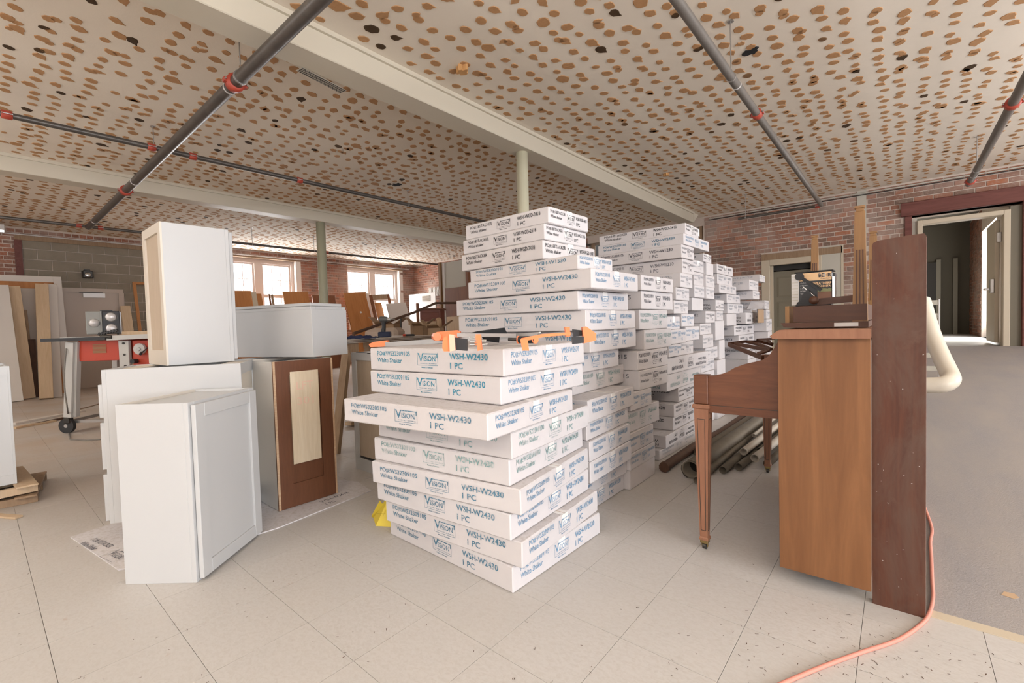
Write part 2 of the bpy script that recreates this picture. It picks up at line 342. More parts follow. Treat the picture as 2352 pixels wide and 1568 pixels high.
def bricks(parent, axis, fixed, a0, a1, z0, z1, holes, m, sgn, L=.225, Hc=.0755, gap=.011, nmax=300, pname='brick'):
    """real bricks standing 8 mm proud of the mortar; the largest in the picture are parts, the rest one joined part"""
    pcs = []; rows = int((z1-z0)/Hc)
    for r in range(rows):
        z = z0+r*Hc; head = (r % 6 == 5); LL = L*.5 if head else L
        a = a0 - (LL/2 if r % 2 else 0)
        while a < a1:
            b0, b1 = max(a+gap/2, a0), min(a+LL-gap/2, a1); a += LL
            segs = [(b0, b1)]
            for h in holes:
                if z+Hc > h[2]+.01 and z < h[3]-.01:
                    ns = []
                    for p, q in segs:
                        if q <= h[0] or p >= h[1]: ns.append((p, q))
                        else:
                            if p < h[0]: ns.append((p, h[0]))
                            if q > h[1]: ns.append((h[1], q))
                    segs = ns
            for p, q in segs:
                if q-p > .03: pcs.append((p, q, z+gap/2, z+Hc-gap/2))
    def P(p): return ((p[0]+p[1])/2, fixed, (p[2]+p[3])/2) if axis == 'x' else (fixed, (p[0]+p[1])/2, (p[2]+p[3])/2)
    sc = []
    for p in pcs:
        d = in_view(P(p), 0); sc.append((d if d else 1e3))
    order = sorted(range(len(pcs)), key=lambda i: sc[i]); big = [i for i in order[:nmax] if sc[i] < 900]; bs = set(big)
    rest = MB(); rr = random.Random(3)
    for i, p in enumerate(pcs):
        pr = rr.uniform(.004, .013)
        if i in bs:
            key = (pname, round(p[1]-p[0], 3), round(p[3]-p[2], 3), axis, sgn)
            if key not in BR_MESH:
                w, h = p[1]-p[0], p[3]-p[2]; mb = MB(); b = .004
                f0 = [(-w/2,0,-h/2),(w/2,0,-h/2),(w/2,0,h/2),(-w/2,0,h/2)]; f1 = [(-w/2+b,.010,-h/2+b),(w/2-b,.010,-h/2+b),(w/2-b,.010,h/2-b),(-w/2+b,.010,h/2-b)]
                bk = [(x,-.03,z) for x, _, z in f0]; vs = bk+f0+f1
                vs = [(x, -y*sgn, z) for x, y, z in vs] if axis == 'x' else [(-y*sgn, x, z) for x, y, z in vs]
                mb.add(vs, [(0,1,5,4),(1,2,6,5),(2,3,7,6),(3,0,4,7),(4,5,9,8),(5,6,10,9),(6,7,11,10),(7,4,8,11),(8,9,10,11),(3,2,1,0)])
                me = mb.mesh(pname); me.materials.append(M[m]); BR_MESH[key] = me
            o = bpy.data.objects.new(pname, BR_MESH[key]); COL.objects.link(o); o.parent = parent
            c = Vector(P(p)); off = -sgn*(pr-.010); o.location = c+Vector((0, off, 0) if axis == 'x' else (off, 0, 0))
        else:
            lo, hi = sorted((fixed+sgn*.02, fixed-sgn*pr))
            rest.box(p[0], p[1], lo, hi, p[2], p[3]) if axis == 'x' else rest.box(lo, hi, p[0], p[1], p[2], p[3])
    if rest.v:
        o = obj(pname+'_field', rest, m, parent); o['kind'] = 'stuff'

# ---- window wall (left)
WIN = [(4.05, 5.95, 1.1, 3.02), (7.5, 9.42, 1.1, 3.02)]
BLK = (.62, 2.62, 0., 2.97)          # block infill with the metal door
wl = slab_wall('wall_left', XW, YB, YF+WT, 0, H, WIN, 'y', 'mortar', WT, -1)
bricks(wl, 'y', XW, -1.8, YF, 0, H, WIN+[BLK], 'brick', -1)
# block infill: each block a part
blk = []
for r in range(15):
    z = r*.2; a = .70-(.2 if r % 2 else 0)
    while a < 2.56:
        p, q = max(a, .70), min(a+.4, 2.56); a += .4
        for s0, s1 in ([(p, q)] if z+.1 > 2.06 else [(p, min(q, 1.16)), (max(p, 2.18), q)]):
            if s1-s0 > .04: blk.append((s0+.005, s1-.005, z+.005, min(z+.195, 2.96)))
for p in blk:
    mb = MB().bbox(XW-.02, XW+.012+random.uniform(-.003,.003), p[0], p[1], p[2], p[3], .004); obj('cinder_block', mb, 'block', wl)
obj('lintel', MB().box(XW-.02, XW+.03, .60, 2.66, 2.96, 3.05), 'oldwood', wl)
obj('jamb', MB().box(XW-.02, XW+.03, .60, .70, 0, 2.96), 'redbeam', wl)
obj('jamb', MB().box(XW-.02, XW+.03, 2.56, 2.66, 0, 2.96), 'redbeam', wl)
# metal door in the block infill
d = struct('door_1', MB().box(XW-.01, XW+.02, 1.25, 2.08, .01, 1.99), 'doormetal')
mb = MB(); mb.box(XW-.02, XW+.05, 1.17, 1.25, 0, 2.07); mb.box(XW-.02, XW+.05, 2.08, 2.16, 0, 2.07); mb.box(XW-.02, XW+.05, 1.25, 2.08, 1.99, 2.07)
obj('door_frame', mb, 'doormetal', d)
obj('door_closer', MB().box(XW+.02, XW+.07, 1.52, 1.86, 1.88, 1.97), mat('door_closer_metal', (.7,.68,.66), .4, .2), d)
obj('closer_arm', MB().bar((XW+.07, 1.46, 1.985), (XW+.07, 1.82, 1.985), .02, .012), 'dk_steel', d)
# windows
def window(n, y0, y1, z0, z1):
    w = MB(); X0, X1 = XW-.24, XW-.14
    for a, b, c, e in ((y0, y0+.09, z0+.08, z1-.12), (y1-.09, y1, z0+.08, z1-.12), (y0, y1, z1-.12, z1), (y0, y1, z0, z0+.08), ((y0+y1)/2-.09, (y0+y1)/2+.09, z0+.08, z1-.12)):
        w.box(X0, X1, a, b, c, e)
    o = struct('window_%d' % n, w, 'frame')
    zm = 2.03
    for s0, s1 in ((y0+.09, (y0+y1)/2-.09), ((y0+y1)/2+.09, y1-.09)):
        for k, (b0, b1) in enumerate(((z0+.08, zm), (zm, z1-.12))):
            sm = MB(); xa, xb = (X0+.055, X1-.008) if k == 0 else (X0+.01, X0+.055)
            sm.box(xa, xb, s0, s0+.045, b0, b1); sm.box(xa, xb, s1-.045, s1, b0, b1)
            sm.box(xa, xb, s0+.045, s1-.045, b0, b0+.045); sm.box(xa, xb, s0+.045, s1-.045, b1-.045, b1)
            sh = obj('window_sash', sm, 'frame', o)
            for j in range(1, 3):
                yy = s0+.045+(s1-s0-.09)*j/3; obj('muntin', MB().box(xa+.005, xb-.005, yy-.007, yy+.007, b0+.045, b1-.045), 'frame', sh)
            zz = (b0+b1)/2; obj('muntin', MB().box(xa+.006, xb-.006, s0+.045, s1-.045, zz-.007, zz+.007), 'frame', sh)
            for i in range(3):
                for j in range(2):
                    ya = s0+.045+(s1-s0-.09)*i/3; yb = s0+.045+(s1-s0-.09)*(i+1)/3; za = b0+.045+(b1-b0-.09)*j/2; zb = b0+.045+(b1-b0-.09)*(j+1)/2
                    obj('pane', MB().box((xa+xb)/2-.002, (xa+xb)/2+.002, ya, yb, za, zb), 'glass', sh)
    obj('window_sill', MB().bbox(XW-.3, XW+.05, y0-.03, y1+.03, z0-.05, z0, .006), 'frame', o)
    obj('window_jamb', MB().box(XW-.139, XW+.012, y1-.012, y1+.13, z0, z1+.03), 'whitewood', o)
    obj('window_head', MB().box(XW-.139, XW+.02, y0, y1+.128, z1-.012, z1+.045), 'oldwood', o)
for i, wdw in enumerate(WIN): window(i+1, *wdw)

# ---- far wall
O1 = (-5.9, -3.14, 0, 3.02); D2 = (-2.04, -.76, 0, 2.28); D1 = (.12, 1.40, 0, 2.64)
FH = [O1, D2, D1]
wf = slab_wall('wall_far', YF, XW-WT, XE+WT, 0, H, FH, 'x', 'mortar', WT, 1)
bricks(wf, 'x', YF, -3.1, 2.6, 0, H, [O1, D2, D1, (-.55,-.42,1.9,3.2), (.03,1.42,2.6,2.87), (1.39,1.55,0,2.7)], 'brick_far', 1, .235, .0795)
wf2 = obj('brick_field_far', MB(), 'brick', wf) if 0 else None
bm2 = MB()
o = bpy.data.objects.new('brick_section', bpy.data.meshes.new('brick_section')); bpy.data.objects.remove(o)
bricks(wf, 'x', YF, XW, -5.92, 0, H, [], 'brick', 1, .225, .0755, nmax=0)
obj('lintel', MB().bbox(.03, 1.60, YF-.07, YF+.2, 2.64, 2.86, .008), 'redbeam', wf)
obj('jamb', MB().bbox(.08, .17, YF-.04, YF+.2, .45, 2.64, .005), 'redbeam', wf)
obj('jamb', MB().bbox(1.39, 1.52, YF-.06, YF+.2, .45, 2.64, .005), 'redbeam', wf)
obj('plaster_strip', MB().box(-.55, -.42, YF-.015, YF+.01, 1.9, 3.19), 'greyboard', wf)
# door frame at the top of the ramp
fr = MB()
for a in ((.235, .30, YF-.03, YF+.17, .5, 2.55), (1.20, 1.27, YF-.03, YF+.17, .5, 2.55), (.30, 1.20, YF-.03, YF+.17, 2.48, 2.55)): fr.bbox(*a, .006)
o = struct('trim_1', fr, 'cream')
obj('side_filler', MB().box(.17, .235, YF+.02, YF+.12, .5, 2.6), 'greyboard', o); obj('side_filler', MB().box(1.27, 1.39, YF+.02, YF+.12, .5, 2.6), 'olive', o)
# open leaf with latch hardware inside the frame
dl = struct('door_3', MB().bbox(1.135, 1.185, YF+.2, YF+1.05, .56, 2.44, .005), 'cream')
obj('door_latch', MB().bbox(1.09, 1.135, YF+.22, YF+.34, 1.33, 1.55, .008).bbox(1.03, 1.09, YF+.26, YF+.40, 1.38, 1.41, .004), 'steel', dl)
obj('hinge', MB().bbox(1.15, 1.20, YF+.16, YF+.22, 2.1, 2.25, .005), 'steel', dl)
# door 2: cream frame, grey six panel leaf standing behind, pale board beside it
fr = MB()
for a in ((-2.04, -1.90, YF-.03, YF+.06, 0, 2.16), (-1.14, -1.06, YF-.03, YF+.06, 0, 2.16), (-1.90, -1.14, YF-.03, YF+.06, 2.05, 2.16)): fr.bbox(*a, .006)
fr.box(-1.90, -1.86, YF+.06, YF+.14, 0, 2.05)
struct('trim_2', fr, 'cream')
struct('trim_3', MB().box(-2.04, -.76, YF-.02, YF+.1, 2.16, 2.28), 'oldwood')
dr = struct('door_2', MB().box(-1.93, -1.03, YF+.16, YF+.20, .02, 1.94), 'olive')
fx = []
for cx0, cx1 in ((-1.81, -1.53), (-1.43, -1.15)):
    for z0, z1 in ((.2, .72), (.86, 1.36), (1.44, 1.84)):
        mb = MB(); a = .035
        mb.add([(cx0,YF+.158,z0),(cx1,YF+.158,z0),(cx1,YF+.158,z1),(cx0,YF+.158,z1),(cx0+a,YF+.150,z0+a),(cx1-a,YF+.150,z0+a),(cx1-a,YF+.150,z1-a),(cx0+a,YF+.150,z1-a)],
            [(0,1,5,4),(1,2,6,5),(2,3,7,6),(3,0,4,7),(4,5,6,7)]); obj('door_panel', mb, 'olive', dr)
obj('pull_handle', MB().tube([(-1.30, YF+.15, 1.18), (-1.33, YF+.11, 1.12), (-1.37, YF+.15, 1.06)], .006, 8), 'steel', dr)
obj('board', MB().box(-1.06, -.74, YF-.012, YF+.03, .3, 2.30), 'greyboard', wf)
obj('board_edge', MB().box(-.775, -.74, YF-.02, YF+.0, .3, 2.30), 'cream', wf)
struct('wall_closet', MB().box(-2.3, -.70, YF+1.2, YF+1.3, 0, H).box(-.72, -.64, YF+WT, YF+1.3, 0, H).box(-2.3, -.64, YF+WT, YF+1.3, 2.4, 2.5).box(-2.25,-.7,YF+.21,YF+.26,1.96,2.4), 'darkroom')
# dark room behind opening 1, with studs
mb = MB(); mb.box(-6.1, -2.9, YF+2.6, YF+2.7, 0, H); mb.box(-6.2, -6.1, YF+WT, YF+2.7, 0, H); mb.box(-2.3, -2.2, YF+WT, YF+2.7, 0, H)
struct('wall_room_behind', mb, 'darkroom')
st = MB()
for x in (-5.8, -5.2, -4.6, -4.0, -3.42, -3.19):
    st = MB().box(x-.03, x+.03, YF+.02, YF+.11, 0, 3.02); tag(obj('wall_stud', st, 'oldwood'), 'bare wooden stud in the dark opening at %.1f of the way along it' % ((x+5.9)/2.76), 'stud') if 0 else obj('stud', st, 'oldwood', wf)
obj('brace', MB().bar((-3.42, YF+.06, 3.0), (-3.19, YF+.06, 2.72), .05, .04, (0,1,0)), 'oldwood', wf)
# hall beyond the ramp door
mb = MB(); mb.box(-.6, 2.6, YF+WT, 15.6, .42, .52); struct('floor_hall', mb, mat('pale_hall_floor', (.62,.60,.57), .4))
mb = MB(); mb.box(-.7, -.6, YF+WT, 15.7, .4, 3.3); mb.box(-.6, 2.6, 15.6, 15.7, .4, 3.3)
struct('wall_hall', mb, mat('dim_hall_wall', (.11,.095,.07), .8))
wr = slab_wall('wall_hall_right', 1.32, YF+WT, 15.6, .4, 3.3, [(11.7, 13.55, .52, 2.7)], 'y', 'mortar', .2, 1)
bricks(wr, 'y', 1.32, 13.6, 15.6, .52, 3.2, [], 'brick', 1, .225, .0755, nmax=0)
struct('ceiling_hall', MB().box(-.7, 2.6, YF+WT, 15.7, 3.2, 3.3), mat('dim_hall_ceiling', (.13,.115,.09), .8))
hd = struct('door_4', MB().box(.32, .72, 15.5, 15.59, .52, 2.3), 'darkroom'); obj('door_frame', MB().box(.72, .80, 15.48, 15.59, .52, 2.36).box(1.02, 1.10, 15.48, 15.59, .52, 2.36), 'olive', hd)
area('hall_daylight', (1.45, 12.6, 1.7), (0, R(90), 0), 1.9, 1.7, 130, (1, .99, .96))

# ---- east and back walls (behind the camera) with open window bays, floor, ceiling
EH = [(-2.1, 2.5, .75, 2.75), (6.2, 8.6, .75, 2.75)]; BH = [(.7, 4.1, .75, 2.75), (-4.3, -.9, .75, 2.75), (-9.3, -5.9, .75, 2.75)]
slab_wall('wall_right', XE, YB, YF, 0, H, EH, 'y', 'brick_far', WT, 1)
slab_wall('wall_back', YB, XW, XE, 0, H, BH, 'x', 'brick_far', WT, -1)
fl = struct('floor', MB().box(XW-.1, XE+.1, YB-.1, YF+3, -.12, -.006), 'subfloor')
def tile_box(mb, x, y):
    g = .0007; mb.box(x+g, x+T-g, y+g, y+T-g, -.006, 0)
tl = []
i0 = int((XW-TOX)/T)-1; i1 = int((XE-TOX)/T)+1; j0 = int((YB-TOY)/T)-1; j1 = int((YF-TOY)/T)+1
for i in range(i0, i1):
    for j in range(j0, j1):
        x, y = TOX+i*T, TOY+j*T
        if x > XE or y > YF: continue
        tl.append((x, y))
key = [(in_view((x+T/2, y+T/2, 0), 120) or 1e3) for x, y in tl]
order = sorted(range(len(tl)), key=lambda k: key[k]); near = [k for k in order[:300] if key[k] < 900]; ns = set(near)
me = MB(); tile_box(me, 0, 0); me = me.mesh('floor_tile'); me.materials.append(M['tile'])
for k in near:
    o = bpy.data.objects.new('floor_tile', me); COL.objects.link(o); o.parent = fl; o.location = (tl[k][0], tl[k][1], random.uniform(-.0002, .0001))
mb = MB()
for k in range(len(tl)):
    if k not in ns: tile_box(mb, *tl[k])
o = obj('tile_field', mb, 'tile', fl); o['kind'] = 'stuff'
# carpeted ramp up to the far door
RS = .52/7.7
def ramp_z(y): return max(0, (y-2.10)*RS)
mb = MB(); mb.prism([(2.10, .001), (YF, .001), (YF, .52), (9.8, .52)], .0, 3.4, 'yz')
struct('floor_ramp', mb, 'carpet')
struct('trim_4', MB().prism([(2.085,.0),(2.125,.0),(2.125,.006),(2.085,.003)], .085, 3.4, 'yz'), 'cream')
# ceiling
ce = struct('ceiling', MB().box(XW-.1, XE+.1, YB-.1, YF+.1, H, H+.15), 'plaster')
beam = struct('trim_5', MB().bbox(-3.39, -3.14, YB, 9.45, 3.0, H, .006), 'beam')
obj('beam_edge_strip', MB().box(-3.14, -3.115, YB, 9.45, 3.165, H), 'beam', beam)
obj('cut_end', MB().prism([(9.45,3.0),(9.75,3.2),(9.45,3.2)], -3.39, -3.14, 'yz'), 'beam', beam)
beam2 = struct('trim_6', MB().bbox(-8.12, -7.87, YB, YF, 3.0, H, .006), 'beam')
obj('beam_edge_strip', MB().box(-7.87, -7.845, YB, YF, 3.165, H), 'beam', beam2)
c1 = MB().lathe([(.066, 0), (.066, 3.0)], 24, (-3.27, 4.13, 0)); struct('pillar_1', c1, 'colcream')
obj('base_plate', MB().bbox(-3.4, -3.14, 4.0, 4.26, 0, .015, .003), 'colcream', bpy.data.objects['pillar_1'])
c2 = MB().lathe([(.078, 0), (.078, 3.0)], 24, (-8.0, 4.17, 0)); struct('pillar_2', c2, 'colgreen')
# adhesive dabs left where the ceiling tiles were glued: four to a tile
DM = []
for k in range(10):
    rr = random.Random(k); n = 14; base = [(1+.09*math.sin(2*PI*i/n*2+rr.uniform(0,6))+rr.uniform(-.05,.05)) for i in range(n)]
    if k % 4 == 0: base[3] += .5; 
    ex, ey = rr.uniform(.031, .038), rr.uniform(.038, .048)
    pts = [(base[i]*ex*math.cos(2*PI*i/n), base[i]*ey*math.sin(2*PI*i/n)) for i in range(n)]
    DM.append(pts)
dabs = []; rr = random.Random(11)
for i in range(int((XW)/T)-1, int(XE/T)+1):
    for j in range(int(YB/T), int(YF/T)+1):
        x, y = i*T+.10, j*T+.05
        for a, b in ((.075,.075), (.215,.10), (.09,.235), (.225,.215)):
            px, py = x+a+rr.uniform(-.022,.022), y+b+rr.uniform(-.022,.022)
            if rr.random() < .06: continue
            if not (XW+.02 < px < XE and YB < py < YF-.03): continue
            if -3.62 < px < -3.08 or -8.17 < px < -7.82: continue
            dabs.append((px, py, rr.randrange(10), rr.uniform(-.5,.5)+(.9 if px < -3.3 else -.2), rr.uniform(.85, 1.18)*(1.35 if rr.random() < .05 else 1)))
            if rr.random() < .16: dabs.append((px+rr.uniform(-.035,.035), py+rr.choice((-1,1))*rr.uniform(.03,.05), rr.randrange(10), rr.uniform(0,6), rr.uniform(.7,1)))
def dab_geo(k, a, s, x=0, y=0):
    ca, sa = math.cos(a), math.sin(a); P = [(s*(p[0]*ca-p[1]*sa)+x, s*(p[0]*sa+p[1]*ca)+y) for p in DM[k]]
    n = len(P); top = [(p[0], p[1], H) for p in P]; bot = [(x+(p[0]-x)*.9, y+(p[1]-y)*.9, H-.0035) for p in P]
    return top+bot, [(i, n+i, n+(i+1)%n, (i+1)%n) for i in range(n)]+[tuple(range(n, 2*n))]
dk = [(in_view((d[0], d[1], H), 0) or 1e3) for d in dabs]; order = sorted(range(len(dabs)), key=lambda k: dk[k]); nearset = set(k for k in order[:300] if dk[k] < 900)
DME = []
for k in range(10):
    vs, fs = dab_geo(k, 0, 1); mb = MB(); mb.add([(v[0], v[1], v[2]-H) for v in vs], fs); me = mb.mesh('adhesive_dab'); me.materials.append(M['dab']); DME.append(me)
mb = MB()
for q, d in enumerate(dabs):
    if q in nearset:
        o = bpy.data.objects.new('adhesive_dab', DME[d[2]]); COL.objects.link(o); o.parent = ce; o.location = (d[0], d[1], H); o.rotation_euler = (0, 0, d[3]); o.scale = (d[4], d[4], 1)
    elif dk[q] < 900 or rr.random() < .3: mb.add(*dab_geo(d[2], d[3], d[4], d[0], d[1]))
o = obj('adhesive_dab_field', mb, 'dab', ce); o['kind'] = 'stuff'

# ---- pipes under the ceiling
def pipe_run(label, p, q, r, m, coup=(), group='sprinkler pipes under the ceiling', hang=(), cap=None, bands=()):
    p, q = Vector(p), Vector(q); mid = p
    t = thing('sprinkler_pipe', label, 'pipe', tuple(mid), 0, group)
    d = (q-p); L = d.length; dn = d.normalized()
    obj('pipe_length', MB().tube([(0,0,0), d], r, 16), m, t)
    for s in coup:
        c = dn*s; cp = MB().tube([c-dn*.035, c-dn*.03, c+dn*.03, c+dn*.035], [r*1.1, r*1.42, r*1.42, r*1.1], 16)
        sd = dn.cross(Vector((0,0,1))).normalized()
        for k in (-1, 1): cp.bar(c+sd*k*r*1.2-dn*.02, c+sd*k*r*1.2+dn*.02, r*1.1, r*.7)
        cp = obj('coupling', cp, 'redcoup', t)
        bt = MB()
        for k in (-1, 1): bt.tube([c+sd*k*r*1.62-dn*.035, c+sd*k*r*1.62+dn*.035], .006, 6)
        obj('bolt', bt, 'steel', cp)
    for s in bands: c = dn*s; obj('pipe_band', MB().tube([c-dn*.006, c+dn*.006], r*1.08, 16), 'paper', t)
    for s in hang:
        c = dn*s; h = MB().tube([c+Vector((0,0,r)), Vector((c.x, c.y, H-mid.z))], .005, 6); h.tube([c-dn*.008, c+dn*.008], r*1.15, 16)
        h.box(c.x-.02, c.x+.02, c.y-.02, c.y+.02, H-mid.z-.006, H-mid.z); obj('hanger_rod', h, 'steel', t)
    return t
pipe_run('thick dark grey pipe crossing from the top edge down towards the left brick wall', (-1.2, 1.31, 2.85), (-10.12, 1.31, 2.85), .043, 'pipe', (2.46, 6.1), hang=(2.35,), bands=(2.56, 5.6, 8.3))
pipe_run('thin black pipe with four red couplings passing above the thick pipe', (-5.86, -2.5, 2.98), (-5.86, YF, 2.98), .026, 'pipe', (2.78, 3.78, 4.14, 5.3), hang=(3.8, 7.0))
pipe_run('thin black pipe near the window wall, joined by the thick pipe', (-10.12, -2.5, 2.86), (-10.12, 9.4, 2.86), .024, 'pipe', (3.7, 3.96, 7.9), hang=(6.3, 7.6, 9.2))
pipe_run('slim grey pipe slanting from the top edge to the brick wall behind the cartons', (-.93, -2.5, 2.8), (-.93, 8.75, 2.8), .030, 'pipe_grey', (6.95,), hang=(6.15,), bands=(6.3,))
pipe_run('grey pipe at the right edge, its end near the red lintel', (.74, -2.5, 2.8), (.74, 8.95, 2.8), .036, 'pipe_grey', (8.28, 11.25), hang=(10.6,), bands=(10.9,))
pipe_run('short black pipe running along the brick wall from the slim grey pipe', (-.93, 8.78, 2.8), (-2.15, 8.78, 2.8), .022, 'pipe', (.05,), hang=(1.1,))
cd = thing('wall_conduit', 'thin pale conduit high along the far brick wall', 'conduit', (0, YF-.03, 3.14)); obj('tube', MB().tube([(-3.0,0,0), (4.9,0,.0)], .011, 8), 'greyboard', cd); obj('tube', MB().tube([(-3.0,0,-.03), (4.9,0,-.03)], .008, 8), 'dk_steel', cd)
cd = thing('wall_conduit', 'thin pale conduit along the top of the window wall', 'conduit', (XW+.05, 0, 3.06)); obj('tube', MB().tube([(0,-2,0), (0,9.8,0)], .012, 8), 'paper', cd)
# perforated strip hanging at the beam
vp = thing('perforated_strip', 'pale perforated metal strip hanging loose beside the cream beam', 'metal strip', (-3.40, 1.66, 2.995), R(100))
mb = MB(); 
for i in range(22):
    for j in range(4): mb.box(.008+i*.018, .018+i*.018, -.03+j*.018, -.02+j*.018, -.0035, -.0015)
obj('plate', MB().box(0, .40, -.038, .042, -.0015, 0), 'greyboard', vp); obj('holes', mb, 'dk_steel', vp)
obj('clip', MB().bar((.2,.0,.0), (.26,.09,.03), .012, .006), 'dk_steel', vp)
# flood light above the metal door
fl_ = thing('flood_light', 'small dark flood light on the cinder block above the metal door', 'light', (XW+.02, 1.60, 2.37))
obj('mount', MB().bbox(0, .05, -.05, .05, .03, .09, .006), 'dk_steel', fl_); obj('lamp_head', MB().bbox(.02, .14, -.085, .085, -.10, .06, .02), 'dk_steel', fl_); obj('lens', MB().lathe([(.055,.142),(.04,.15),(.001,.152)], 16, (0,0,-.03), 'x'), 'chrome', fl_)

